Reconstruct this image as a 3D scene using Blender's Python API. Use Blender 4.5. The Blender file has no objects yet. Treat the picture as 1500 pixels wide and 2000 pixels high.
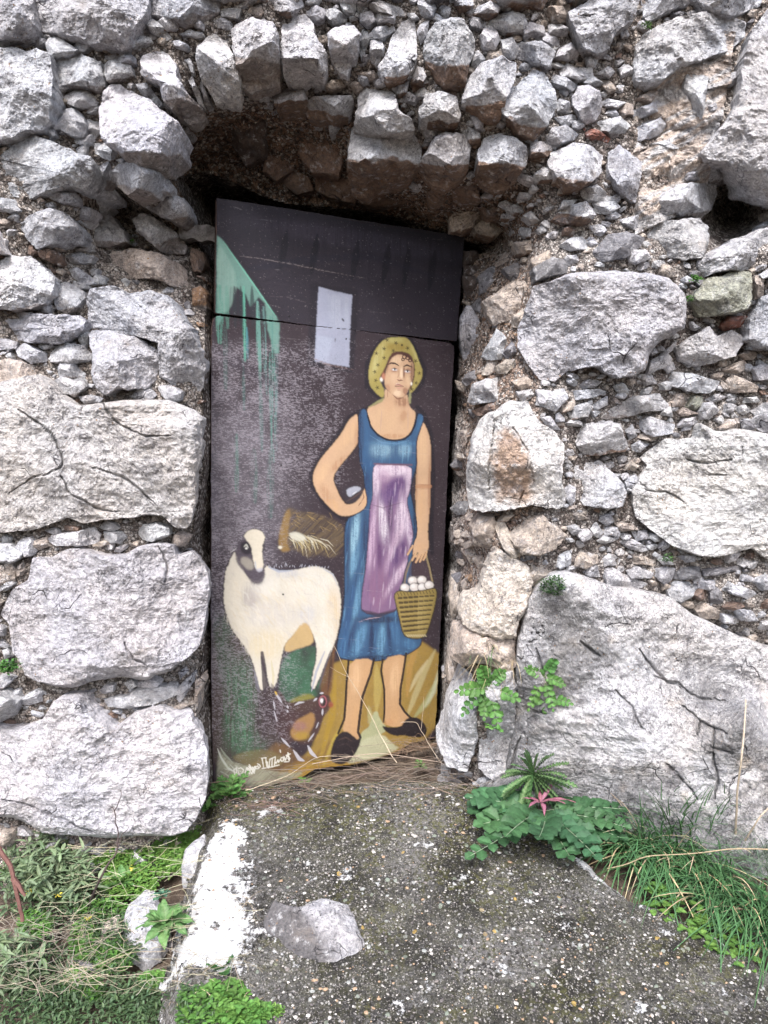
import bpy, math, random
import numpy as np
random.seed(7)
rng = np.random.default_rng(11)
scene = bpy.context.scene
# ------------------------------------------------------------------ camera
TH = math.radians(7.5)
CAMZ = 1.25
cam_data = bpy.data.cameras.new("camera")
cam_data.sensor_fit = 'VERTICAL'; cam_data.sensor_height = 24.0; cam_data.lens = 18.0
cam_data.clip_start = 0.02; cam_data.clip_end = 300
cam = bpy.data.objects.new("camera", cam_data)
cam.location = (0, 0, CAMZ); cam.rotation_euler = (math.pi/2 - TH, 0, 0)
scene.collection.objects.link(cam); scene.camera = cam
# ------------------------------------------------------------------ overcast sky and soft sun
SUN_EL, SUN_AZ = math.radians(52), math.radians(205)   # azimuth: direction the light comes from
w = bpy.data.worlds.new("World"); scene.world = w; w.use_nodes = True
nt = w.node_tree; nt.nodes.clear()
sky = nt.nodes.new('ShaderNodeTexSky'); sky.sky_type = 'NISHITA'; sky.sun_disc = False
sky.sun_elevation = SUN_EL; sky.sun_rotation = math.radians(180) ; sky.dust_density = 4.0; sky.ozone_density = 1.0; sky.air_density = 1.0
bgn = nt.nodes.new('ShaderNodeBackground'); bgn.inputs[1].default_value = 0.115
hs = nt.nodes.new('ShaderNodeHueSaturation'); hs.inputs['Saturation'].default_value = 1.0
outn = nt.nodes.new('ShaderNodeOutputWorld')
nt.links.new(sky.outputs[0], hs.inputs['Color']); nt.links.new(hs.outputs[0], bgn.inputs[0]); nt.links.new(bgn.outputs[0], outn.inputs[0])
sd = bpy.data.lights.new("sun", 'SUN'); sd.energy = 1.5; sd.angle = math.radians(14); sd.color = (0.985, 0.985, 1.0)
sun = bpy.data.objects.new("sun", sd); scene.collection.objects.link(sun)
# light comes from behind the camera, above and a little left
sun.rotation_euler = (math.radians(90-52), 0, math.radians(-16))
scene.view_settings.view_transform = 'Standard'; scene.view_settings.look = 'None'
scene.view_settings.exposure = 1.82; scene.view_settings.gamma = 1.0
# ------------------------------------------------------------------ pixel rays (photo pixels, 1500 x 2000)
cT, sT = math.cos(TH), math.sin(TH)
def ray(px, py):
    u = (np.asarray(px, float) - 750) / 1500; v = (1000 - np.asarray(py, float)) / 1500
    dy = cT + v*sT; dz = -sT + v*cT
    return u/dy, dz/dy
def P(px, py, Y):
    a, b = ray(px, py)
    return np.stack([a*Y, np.broadcast_to(Y, np.shape(a*Y)).astype(float), CAMZ + b*Y], -1)
def proj(X, Y, Z):
    z = Z - CAMZ; d = Y*cT - z*sT; up = Y*sT + z*cT
    return 750 + 1500*X/d, 1000 - 1500*up/d
def zgr(Y):
    """height of the sloping ramp at depth Y"""
    return np.where(Y < 2.42, -0.27*(2.42 - Y), 0.0)
def G(px, py, off=0.0):
    """point of the ramp under a pixel"""
    a, b = ray(px, py)
    Y = (CAMZ - off + 0.27*2.42) / (0.27 - b)
    if Y > 2.42: Y = (CAMZ - off) / (-b)
    return np.array([a*Y, Y, CAMZ + b*Y])
# ------------------------------------------------------------------ numpy noise
def _h(ix, iy, iz, seed):
    h = (ix.astype(np.uint32)*np.uint32(374761393) + iy.astype(np.uint32)*np.uint32(668265263)
         + iz.astype(np.uint32)*np.uint32(2147483647) + np.uint32(seed*974711 % 4294967291))
    h = (h ^ (h >> np.uint32(13))) * np.uint32(1274126177)
    h = (h ^ (h >> np.uint32(15))) * np.uint32(2246822519)
    return ((h ^ (h >> np.uint32(16))) & np.uint32(0xffffff)).astype(np.float32) / np.float32(0xffffff)
def vnoise(p, seed=0):
    p = np.asarray(p, np.float32); i = np.floor(p).astype(np.int64); f = p - i; f = f*f*(3-2*f)
    x, y, z = i[..., 0], i[..., 1], i[..., 2]; r = 0
    for dx in (0, 1):
        wx = f[..., 0] if dx else 1-f[..., 0]
        for dy in (0, 1):
            wy = f[..., 1] if dy else 1-f[..., 1]
            for dz in (0, 1):
                wz = f[..., 2] if dz else 1-f[..., 2]
                r = r + wx*wy*wz*_h(x+dx, y+dy, z+dz, seed)
    return r*2-1
def fbm(p, oct=4, seed=0, gain=0.5, ridged=False):
    a, s, t = 1.0, 0.0, 0.0
    p = np.asarray(p, np.float32)
    for k in range(oct):
        n = vnoise(p, seed+k*17)
        if ridged: n = 1-2*np.abs(n)
        s = s + a*n; t += a; a *= gain; p = p*2.03 + 7.7
    return s/t
def noise2(x, y, seed=0, oct=3):
    return fbm(np.stack([x, y, np.full_like(x, seed*3.7, dtype=float)], -1), oct, seed)
def cellplane(q, seed):
    """lower envelope of tilted dished planes on a jittered lattice: conchoidal fracture facets with convex ridges"""
    q = np.asarray(q, np.float32); i = np.floor(q).astype(np.int64)
    val = np.full(q.shape[:-1], 9.0, np.float32)
    z0 = np.zeros_like(i[..., 0])
    for dx in (-1, 0, 1):
        for dy in (-1, 0, 1):
            cx, cy = i[..., 0]+dx, i[..., 1]+dy
            jx = cx + _h(cx, cy, z0, seed); jy = cy + _h(cx, cy, z0+1, seed)
            ddx, ddy = q[..., 0]-jx, q[..., 1]-jy
            pl = (_h(cx, cy, z0+2, seed)-.5)*1.0 + (_h(cx, cy, z0+3, seed)-.5)*1.9*ddx + (_h(cx, cy, z0+4, seed)-.5)*1.9*ddy + .9*(ddx**2+ddy**2)
            val = np.minimum(val, pl)
    return val+.28
def sm(a, b, x):
    t = np.clip((x-a)/(b-a), 0, 1); return t*t*(3-2*t)
def inside(poly, x, y):
    poly = np.asarray(poly, float); r = np.zeros(np.shape(x), bool)
    xj, yj = poly[-1]
    for xi, yi in poly:
        if yi != yj:
            c = ((yi > y) != (yj > y)) & (x < (xj-xi)*(y-yi)/(yj-yi)+xi)
            r ^= c
        xj, yj = xi, yi
    return r
def segdist(pts, x, y):
    """distance to an open polyline and the parameter along it"""
    d = np.full(np.shape(x), 1e9); tt = np.zeros(np.shape(x)); n = len(pts)-1
    for k in range(n):
        (x0, y0), (x1, y1) = pts[k], pts[k+1]
        l2 = (x1-x0)**2+(y1-y0)**2+1e-9
        t = np.clip(((x-x0)*(x1-x0)+(y-y0)*(y1-y0))/l2, 0, 1)
        q = np.hypot(x-x0-t*(x1-x0), y-y0-t*(y1-y0))
        m = q < d; d = np.where(m, q, d); tt = np.where(m, (k+t)/n, tt)
    return d, tt
def pp(s):
    v = [float(a) for a in s.replace(';', ' ').replace(',', ' ').split()]
    return np.array(v).reshape(-1, 2)
# ------------------------------------------------------------------ objects
def link(o): scene.collection.objects.link(o); return o
def thing(name, label, cat, loc=(0, 0, 0), group=None, kind=None):
    o = bpy.data.objects.new(name, None); o.empty_display_size = 0.1; o.location = loc; link(o)
    o['label'] = label; o['category'] = cat
    if group: o['group'] = group
    if kind: o['kind'] = kind
    return o
def tag(o, label=None, cat=None, group=None, kind=None):
    if label: o['label'] = label
    if cat: o['category'] = cat
    if group: o['group'] = group
    if kind: o['kind'] = kind
    return o
def mesh(name, V, Q=None, T=None, mat=None, parent=None, col=None, smooth=False, loc=None, attrs=None):
    V = np.asarray(V, np.float32).reshape(-1, 3).copy()
    if parent is not None: V -= np.array(parent.location, np.float32)
    elif loc is not None: V -= np.array(loc, np.float32)
    Q = np.zeros((0, 4), int) if Q is None or len(Q) == 0 else np.asarray(Q, int)
    T = np.zeros((0, 3), int) if T is None or len(T) == 0 else np.asarray(T, int)
    me = bpy.data.meshes.new(name)
    me.vertices.add(len(V)); me.vertices.foreach_set('co', V.ravel())
    me.loops.add(Q.size+T.size); me.loops.foreach_set('vertex_index', np.concatenate([Q.ravel(), T.ravel()]).astype(np.int32))
    me.polygons.add(len(Q)+len(T))
    st = np.concatenate([np.arange(len(Q))*4, Q.size+np.arange(len(T))*3]).astype(np.int32)
    me.polygons.foreach_set('loop_start', st)
    me.polygons.foreach_set('use_smooth', np.full(len(st), smooth))
    me.update(calc_edges=True)
    if col is not None:
        col = np.asarray(col, np.float32)
        if col.ndim == 1: col = np.broadcast_to(col, (len(V), 3))
        c4 = np.ones((len(V), 4), np.float32); c4[:, :3] = col
        a = me.color_attributes.new('tint', 'FLOAT_COLOR', 'POINT'); a.data.foreach_set('color', c4.ravel())
    if attrs:
        for k, v in attrs.items():
            a = me.attributes.new(k, 'FLOAT', 'POINT'); a.data.foreach_set('value', np.asarray(v, np.float32))
    if mat is not None: me.materials.append(mat)
    o = bpy.data.objects.new(name, me)
    if parent is not None: o.parent = parent
    elif loc is not None: o.location = loc
    return link(o)
class MB:
    def __init__(s): s.V, s.Q, s.T, s.C, s.n = [], [], [], [], 0
    def add(s, V, Q=None, T=None, col=(.5, .5, .5)):
        V = np.asarray(V, float).reshape(-1, 3)
        if Q is not None and len(Q): s.Q.append(np.asarray(Q, int)+s.n)
        if T is not None and len(T): s.T.append(np.asarray(T, int)+s.n)
        c = np.asarray(col, float)
        s.C.append(np.broadcast_to(c, (len(V), 3)) if c.ndim == 1 else c)
        s.V.append(V); s.n += len(V)
    def build(s, name, mat, parent=None, smooth=False, loc=None):
        return mesh(name, np.concatenate(s.V), np.concatenate(s.Q) if s.Q else None, np.concatenate(s.T) if s.T else None,
                    mat, parent, np.concatenate(s.C), smooth, loc)
def tube(mb, pts, r0, r1, col, sides=5):
    pts = np.asarray(pts, float); n = len(pts)
    d = np.gradient(pts, axis=0); d /= np.linalg.norm(d, axis=1)[:, None]+1e-9
    ref = np.array([0.3, 0.9, 0.31]); a = np.cross(d, ref); a /= np.linalg.norm(a, axis=1)[:, None]+1e-9; b = np.cross(d, a)
    r = np.linspace(r0, r1, n)[:, None, None]; th = np.arange(sides)*2*math.pi/sides
    V = pts[:, None, :] + r*(np.cos(th)[None, :, None]*a[:, None, :] + np.sin(th)[None, :, None]*b[:, None, :])
    Q = [(i*sides+j, i*sides+(j+1) % sides, (i+1)*sides+(j+1) % sides, (i+1)*sides+j) for i in range(n-1) for j in range(sides)]
    mb.add(V.reshape(-1, 3), Q, None, col)
def tang(p, k=6, amp=0.02, seed=None):
    """a smooth wandering line through the points p"""
    p = np.asarray(p, float); t = np.linspace(0, len(p)-1, (len(p)-1)*k+1)
    q = np.stack([np.interp(t, np.arange(len(p)), p[:, i]) for i in range(3)], -1)
    for _ in range(2): q[1:-1] = (q[:-2]+2*q[1:-1]+q[2:])/4
    n = rng.normal(0, 1, q.shape); 
    for _ in range(2): n[1:-1] = (n[:-2]+n[1:-1]+n[2:])/3
    n[0] = 0
    return q + n*amp
# ------------------------------------------------------------------ materials
def newmat(name):
    m = bpy.data.materials.new(name); m.use_nodes = True; t = m.node_tree
    b = t.nodes['Principled BSDF']; b.inputs['Roughness'].default_value = 0.9
    b.inputs['Specular IOR Level'].default_value = 0.25
    return m, t, b
class NT:
    def __init__(s, t): s.t = t; s.g = t.nodes.new('ShaderNodeNewGeometry').outputs['Position']
    def noise(s, scale, detail=4, rough=0.5, vec=None, dist=0.0):
        n = s.t.nodes.new('ShaderNodeTexNoise'); n.inputs['Scale'].default_value = scale; n.inputs['Detail'].default_value = detail
        n.inputs['Roughness'].default_value = rough; n.inputs['Distortion'].default_value = dist
        s.t.links.new(vec or s.g, n.inputs['Vector']); return n.outputs['Fac']
    def noisec(s, scale, detail=2):
        n = s.t.nodes.new('ShaderNodeTexNoise'); n.inputs['Scale'].default_value = scale; n.inputs['Detail'].default_value = detail
        s.t.links.new(s.g, n.inputs['Vector']); return n.outputs['Color']
    def vor(s, scale, feat='F1', vec=None, out='Distance', rnd=1.0):
        n = s.t.nodes.new('ShaderNodeTexVoronoi'); n.feature = feat; n.inputs['Scale'].default_value = scale
        n.inputs['Randomness'].default_value = rnd
        s.t.links.new(vec or s.g, n.inputs['Vector']); return n.outputs[out]
    def ramp(s, f, a, b, inv=False):
        n = s.t.nodes.new('ShaderNodeMapRange'); n.interpolation_type = 'SMOOTHSTEP'
        n.inputs['From Min'].default_value = a; n.inputs['From Max'].default_value = b
        if inv: n.inputs['To Min'].default_value = 1; n.inputs['To Max'].default_value = 0
        s.t.links.new(f, n.inputs['Value']); return n.outputs['Result']
    def math(s, op, a, b=None, clamp=False):
        n = s.t.nodes.new('ShaderNodeMath'); n.operation = op; n.use_clamp = clamp
        for k, v in enumerate((a, b)):
            if v is None: continue
            if isinstance(v, (int, float)): n.inputs[k].default_value = v
            else: s.t.links.new(v, n.inputs[k])
        return n.outputs[0]
    def mix(s, f, a, b, mode='MIX'):
        n = s.t.nodes.new('ShaderNodeMix'); n.data_type = 'RGBA'; n.blend_type = mode
        for sock, v in ((n.inputs[0], f), (n.inputs[6], a), (n.inputs[7], b)):
            if isinstance(v, (int, float)): sock.default_value = v
            elif isinstance(v, tuple): sock.default_value = (*v, 1)
            else: s.t.links.new(v, sock)
        return n.outputs[2]
    def attr(s, name, out='Color'):
        n = s.t.nodes.new('ShaderNodeAttribute'); n.attribute_name = name; return n.outputs[out]
    def warp(s, scale, amt):
        c = s.noisec(scale); a = s.t.nodes.new('ShaderNodeVectorMath'); a.operation = 'MULTIPLY_ADD'
        s.t.links.new(c, a.inputs[0]); a.inputs[1].default_value = (amt,)*3; s.t.links.new(s.g, a.inputs[2]); return a.outputs[0]
    def stretch(s, sx, sy, sz, vec=None):
        a = s.t.nodes.new('ShaderNodeVectorMath'); a.operation = 'MULTIPLY'
        s.t.links.new(vec or s.g, a.inputs[0]); a.inputs[1].default_value = (sx, sy, sz); return a.outputs[0]
    def bump(s, h, dist, strength=1.0, normal=None):
        n = s.t.nodes.new('ShaderNodeBump'); n.inputs['Strength'].default_value = strength; n.inputs['Distance'].default_value = dist
        s.t.links.new(h, n.inputs['Height'])
        if normal: s.t.links.new(normal, n.inputs['Normal'])
        return n.outputs[0]
def stone_material(name='limestone', grain=.55, veil=.72):
    m, t, b = newmat(name); N = NT(t)
    base = N.attr('tint')
    c = N.mix(N.ramp(N.noise(5, 3), .35, .65), base, (1.04, 1.0, .95), 'MULTIPLY')
    c = N.mix(1.0, c, N.mix(N.ramp(N.noise(55, 10, .8), .3, .7), (.52, .52, .55), (1.3, 1.3, 1.3)), 'MULTIPLY')
    c = N.mix(N.math('MULTIPLY', N.ramp(N.noise(14, 10, .75), .50, .68), veil), c, (.17, .165, .18))
    # warm stain veils
    c = N.mix(N.math('MULTIPLY', N.ramp(N.noise(9, 8, .62, vec=N.stretch(1, 1, 1.4)), .58, .76), .38), c, (.40, .32, .25))
    # bright scuffed chips
    c = N.mix(N.math('MULTIPLY', N.ramp(N.noise(38, 8, .7), .54, .66), .5), c, (.80, .80, .82))
    # dark lichen specks and pits, in patches
    patch = N.ramp(N.noise(7, 3), .38, .66)
    sp = N.ramp(N.noise(120, 5, .75), .565, .63)
    c = N.mix(N.math('MULTIPLY', N.math('MULTIPLY', sp, patch), .95), c, (.07, .065, .07))
    gr = N.ramp(N.noise(190, 4, .8), .50, .60)
    c = N.mix(N.math('MULTIPLY', N.math('MULTIPLY', gr, N.ramp(N.noise(4, 4, .6), .36, .6)), grain), c, (.16, .155, .16))
    sp2 = N.ramp(N.noise(60, 6, .8, dist=1.5), .60, .66)
    c = N.mix(N.math('MULTIPLY', sp2, .6), c, (.10, .095, .10))
    # rusty lichen
    rl = N.math('MULTIPLY', N.ramp(N.noise(95, 3, .6), .66, .7), N.ramp(N.noise(4.5, 2), .52, .64))
    c = N.mix(rl, c, (.30, .17, .07))
    # hairline cracks
    wv = N.warp(9, .10)
    cr = N.ramp(N.vor(7.5, 'DISTANCE_TO_EDGE', wv), .0, .014, True)
    cr = N.math('MULTIPLY', cr, N.ramp(N.noise(6, 2), .60, .66))
    wv2 = N.warp(25, .035)
    cr2 = N.math('MULTIPLY', N.ramp(N.vor(26, 'DISTANCE_TO_EDGE', wv2), .0, .03, True), N.ramp(N.noise(11, 2), .60, .66))
    crk = N.math('MAXIMUM', cr, N.math('MULTIPLY', cr2, .6))
    c = N.mix(N.math('MULTIPLY', crk, .9), c, (.035, .03, .035))
    t.links.new(c, b.inputs['Base Color'])
    h = N.math('ADD', N.noise(30, 10, .72), N.math('MULTIPLY', N.noise(150, 4, .7), .25))
    h = N.math('SUBTRACT', h, N.math('MULTIPLY', crk, .6)); h = N.math('SUBTRACT', h, N.math('MULTIPLY', sp, .1))
    t.links.new(N.bump(h, .03, 1.0), b.inputs['Normal'])
    return m
def mortar_material():
    m, t, b = newmat('rubble_mortar'); N = NT(t)
    base = N.attr('tint')
    c = N.mix(N.ramp(N.noise(18, 6, .7), .42, .66), base, (.5, .46, .45), 'MULTIPLY')
    cell = N.t.nodes.new('ShaderNodeTexVoronoi'); cell.inputs['Scale'].default_value = 110; N.t.links.new(N.warp(60, .01), cell.inputs['Vector'])
    sc = N.t.nodes.new('ShaderNodeSeparateColor'); N.t.links.new(cell.outputs['Color'], sc.inputs[0])
    c = N.mix(N.math('MULTIPLY', N.ramp(sc.outputs[0], .55, .75), .8), c, (.60, .56, .53))
    c = N.mix(N.math('MULTIPLY', N.ramp(sc.outputs[1], .68, .82), .8), c, (.05, .04, .037))
    edge = N.ramp(N.vor(110, 'DISTANCE_TO_EDGE', N.warp(60, .01)), .0, .18, True)
    c = N.mix(N.math('MULTIPLY', edge, .6), c, (.05, .04, .035))
    sp = N.ramp(N.noise(220, 3, .7), .6, .68)
    c = N.mix(N.math('MULTIPLY', sp, .6), c, (.6, .57, .52))
    t.links.new(c, b.inputs['Base Color'])
    h = N.math('ADD', N.math('MULTIPLY', edge, -.5), N.noise(60, 8, .75)); h = N.math('ADD', h, N.math('MULTIPLY', sc.outputs[2], .7))
    t.links.new(N.bump(h, .014, 1.0), b.inputs['Normal'])
    return m
def tint_material(name, rough=.85, transl=0.0, nz=0.0, nscale=60, spec=.25, bump=0.0):
    m, t, b = newmat(name); N = NT(t); b.inputs['Roughness'].default_value = rough; b.inputs['Specular IOR Level'].default_value = spec
    c = N.attr('tint')
    if nz: c = N.mix(N.math('MULTIPLY', N.ramp(N.noise(nscale, 6, .7), .35, .7), nz), c, (.25, .25, .22), 'MULTIPLY')
    t.links.new(c, b.inputs['Base Color'])
    if bump: t.links.new(N.bump(N.noise(nscale*3, 6, .7), bump), b.inputs['Normal'])
    if transl:
        tr = t.nodes.new('ShaderNodeBsdfTranslucent'); t.links.new(c, tr.inputs[0]); mx = t.nodes.new('ShaderNodeMixShader')
        mx.inputs[0].default_value = transl; t.links.new(b.outputs[0], mx.inputs[1]); t.links.new(tr.outputs[0], mx.inputs[2])
        t.links.new(mx.outputs[0], t.nodes['Material Output'].inputs[0])
    return m
M_STONE = stone_material(); M_BEDROCK = stone_material('bedrock', .95, .85); M_MORTAR = mortar_material()
M_LEAF = tint_material('leaf', .55, .25, .5, 90, .35)
M_GRASS = tint_material('grass_blade', .6, .25, 0, 60, .3)
M_DRY = tint_material('dry_stalk', .85, 0, .4, 150)
M_METAL = tint_material('screw_metal', .45, 0, .2, 300, .6)
# ================================================================== the rubble wall
# depth (Y, metres from the camera) of the mortar face, measured at photo pixels
CTRL = pp("""-400,-300 700,-300 1900,-300 -400,1000 -400,2000 1900,1000 1900,1900
0,0 0,500 0,1000 0,1500 200,250 200,750 390,700 390,1000 390,1400 200,1620 0,1680
320,330 330,250 390,185 470,160 600,150 720,170 850,230 950,280 1060,330
450,270 600,290 700,340 850,385 390,260
345,330 420,330 500,365 600,395 700,405 800,420 880,450 960,478
1000,420 1000,470 1090,400 1060,520 1045,620 1015,720 965,810 930,900 925,1050 925,1150 900,1250 885,1400
912,500 908,600 902,700 896,800 888,950 881,1100 870,1250 862,1400
945,560 950,650 928,750 906,900
1425,385 1430,430 1400,415 1375,335 1475,330 1475,470 1380,485
1150,150 1150,450 1300,250 1480,150 1200,640 1450,640 1150,900 1450,950 1200,1080 1450,1180
1050,1200 1000,1400 1250,1400 1450,1400 1000,1550 1250,1600 1500,1650 940,1540
1420,1370 1500,1390 240,405 262,425 150,405 310,380""")
CY = np.array([2.30, 2.36, 2.50, 2.28, 2.15, 2.42, 2.0,
2.30, 2.30, 2.28, 2.26, 2.32, 2.30, 2.33, 2.33, 2.31, 2.24, 2.20,
2.33, 2.33, 2.35, 2.36, 2.36, 2.37, 2.37, 2.38, 2.38,
2.62, 2.66, 2.66, 2.66, 2.56,
2.60, 2.74, 2.80, 2.84, 2.86, 2.88, 2.90, 2.92,
2.60, 2.70, 2.41, 2.41, 2.42, 2.44, 2.47, 2.48, 2.48, 2.48, 2.5, 2.5,
2.88, 2.92, 2.93, 2.93, 2.92, 2.92, 2.90, 2.88,
2.72, 2.66, 2.68, 2.70,
2.80, 2.82, 2.72, 2.46, 2.42, 2.40, 2.43,
2.40, 2.40, 2.45, 2.42, 2.40, 2.42, 2.42, 2.43, 2.42, 2.40,
2.42, 2.45, 2.40, 2.37, 2.46, 2.39, 2.31, 2.44,
2.55, 2.5, 2.62, 2.62, 2.32, 2.35])
def _K(a, b):
    d = np.hypot(a[:, None, 0]-b[None, :, 0], a[:, None, 1]-b[None, :, 1])/1000
    return -np.sqrt(d*d+0.02**2)
_A = _K(CTRL, CTRL) ; _n = len(CTRL)
_S = np.zeros((_n+1, _n+1)); _S[:_n, :_n] = _A; _S[_n, :_n] = 1; _S[:_n, _n] = 1
_W = np.linalg.solve(_S, np.concatenate([CY, [0]]))
def YF(px, py):
    px, py = np.broadcast_arrays(np.asarray(px, float), np.asarray(py, float))
    q = np.stack([np.clip(px.ravel(), -400, 1900), np.clip(py.ravel(), -300, 2000)], -1); out = np.empty(len(q))
    for i in range(0, len(q), 60000): out[i:i+60000] = _K(q[i:i+60000], CTRL) @ _W[:_n] + _W[_n]
    return out.reshape(px.shape)
OPEN = pp("""402,2000 402,1600 404,1540 398,1450 382,1400 392,1300 408,1190 398,1110 372,1060 385,1000 400,900 395,830 398,760 400,640 404,560 398,500
 380,470 372,420 352,372 345,345 400,336 450,352 510,382 560,398 630,404 700,410 780,424 870,455 960,486 930,500 908,520 905,560 903,640 897,700 893,760 889,850 884,950 880,1050 876,1150 868,1250 862,1350 856,1420 850,1470 850,2000""")
# --- mortar sheet with the doorway cut out of it
def axis(lo, hi, step, extra):
    core = np.arange(lo, hi+step, step); out = [core]
    return np.concatenate([lo-np.cumsum(step*1.35**np.arange(1, extra+1))[::-1], core, hi+np.cumsum(step*1.35**np.arange(1, extra+1))])
gx = axis(-90, 1590, 3.2, 20); gy = axis(-60, 1800, 3.2, 17)
GX, GY = np.meshgrid(gx, gy)
YM = YF(GX, GY)
W3 = P(GX, GY, YM)
nz = fbm(W3*14, 5, 3) * .020 + fbm(W3*45, 4, 9, .6) * .012 + np.abs(fbm(W3*120, 2, 21))*.006
revl = sm(2.46, 2.6, YM)
nz = nz*(1+revl*1.2) + revl*cellplane(np.stack([W3[..., 0]+W3[..., 1]*.7, W3[..., 2]+W3[..., 1]*.5], -1)*13, 5)*.022
WM = P(GX, GY, YM-nz-.003)
tan = sm(-.25, .45, noise2(GX/170., GY/170., 3)) 
mcol = (1-tan[..., None])*np.array([.30, .265, .25]) + tan[..., None]*np.array([.60, .55, .51])
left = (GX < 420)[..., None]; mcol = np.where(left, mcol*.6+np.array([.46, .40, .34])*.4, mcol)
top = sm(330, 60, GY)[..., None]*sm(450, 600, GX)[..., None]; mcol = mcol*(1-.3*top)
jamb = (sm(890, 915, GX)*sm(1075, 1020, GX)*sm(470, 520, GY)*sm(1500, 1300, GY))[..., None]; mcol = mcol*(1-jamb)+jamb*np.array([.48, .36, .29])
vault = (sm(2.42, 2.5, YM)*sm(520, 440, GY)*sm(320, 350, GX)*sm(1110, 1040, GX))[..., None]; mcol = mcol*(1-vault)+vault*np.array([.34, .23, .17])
ur = (sm(1215, 1260, GX)*sm(430, 400, GY))[..., None]; mcol = mcol*(1-ur)+ur*np.array([.62, .54, .48])
foot = (sm(1600, 1640, GY)*sm(420, 380, GX))[..., None]; mcol = mcol*(1-foot)+foot*np.array([.60, .50, .46])
ny, nx = GX.shape
idx = np.arange(nx*ny).reshape(ny, nx)
fc = np.stack([idx[:-1, :-1], idx[:-1, 1:], idx[1:, 1:], idx[1:, :-1]], -1)
cxm = (GX[:-1, :-1]+GX[1:, 1:])/2; cym = (GY[:-1, :-1]+GY[1:, 1:])/2
keep = ~inside(OPEN, cxm, cym)
wall = thing('stone_wall', 'old rubble wall of pale limestone with a rough arched doorway', 'wall', (0, 2.35, 0))
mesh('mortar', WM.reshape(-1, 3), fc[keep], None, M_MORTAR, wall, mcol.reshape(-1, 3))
# --- sides of the opening running back into the dark room, and the room itself
mb = MB(); op = OPEN; n = len(op)
rs = []
for k in range(n):
    a, b2 = op[k], op[(k+1) % n]; m = max(2, int(np.hypot(*(b2-a))/14))
    for i in range(m): rs.append(a+(b2-a)*i/m)
rs = np.array(rs); Yr = YF(rs[:, 0], rs[:, 1]); base = P(rs[:, 0], rs[:, 1], Yr-.01)
L = []
for k, dY in enumerate(np.linspace(0, 1, 9)):
    q = base.copy(); q[:, 1] = Yr-.01 + (3.5-Yr)*dY
    out_ = (q[:, [0, 2]] - np.array([-.15, .9])); out_ /= np.linalg.norm(out_, axis=1)[:, None]
    nn = fbm(q*9, 4, 31)*.05 + .04*dY; nn *= min(1, dY*6)
    q[:, 0] += out_[:, 0]*nn; q[:, 2] += out_[:, 1]*nn; L.append(q)
L = np.array(L); m, n = L.shape[:2]
Q = [(i*n+j, i*n+(j+1) % n, (i+1)*n+(j+1) % n, (i+1)*n+j) for i in range(m-1) for j in range(n)]
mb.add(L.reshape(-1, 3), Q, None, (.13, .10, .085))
x0, x1, y0, y1, z0, z1 = -1.6, 1.6, 3.5, 5.2, -.6, 2.4
bv = np.array([(x, y, z) for x in (x0, x1) for y in (y0, y1) for z in (z0, z1)])
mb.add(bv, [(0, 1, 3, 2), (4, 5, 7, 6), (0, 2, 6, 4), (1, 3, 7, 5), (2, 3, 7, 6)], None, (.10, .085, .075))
# front wall of the room round the passage, and the thick core of the wall
for (a0, a1, c0, c1) in ((-9, -.75, -1.2, 5), (.62, 9, -1.2, 5), (-.75, .62, 2.25, 5)):
    v = np.array([(x, y, z) for x in (a0, a1) for y in (2.95, 3.5) for z in (c0, c1)])
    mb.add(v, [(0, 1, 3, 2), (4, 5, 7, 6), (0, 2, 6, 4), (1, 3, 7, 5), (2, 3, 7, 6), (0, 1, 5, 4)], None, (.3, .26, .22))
mb.build('inner_passage', M_MORTAR, wall)

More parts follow.
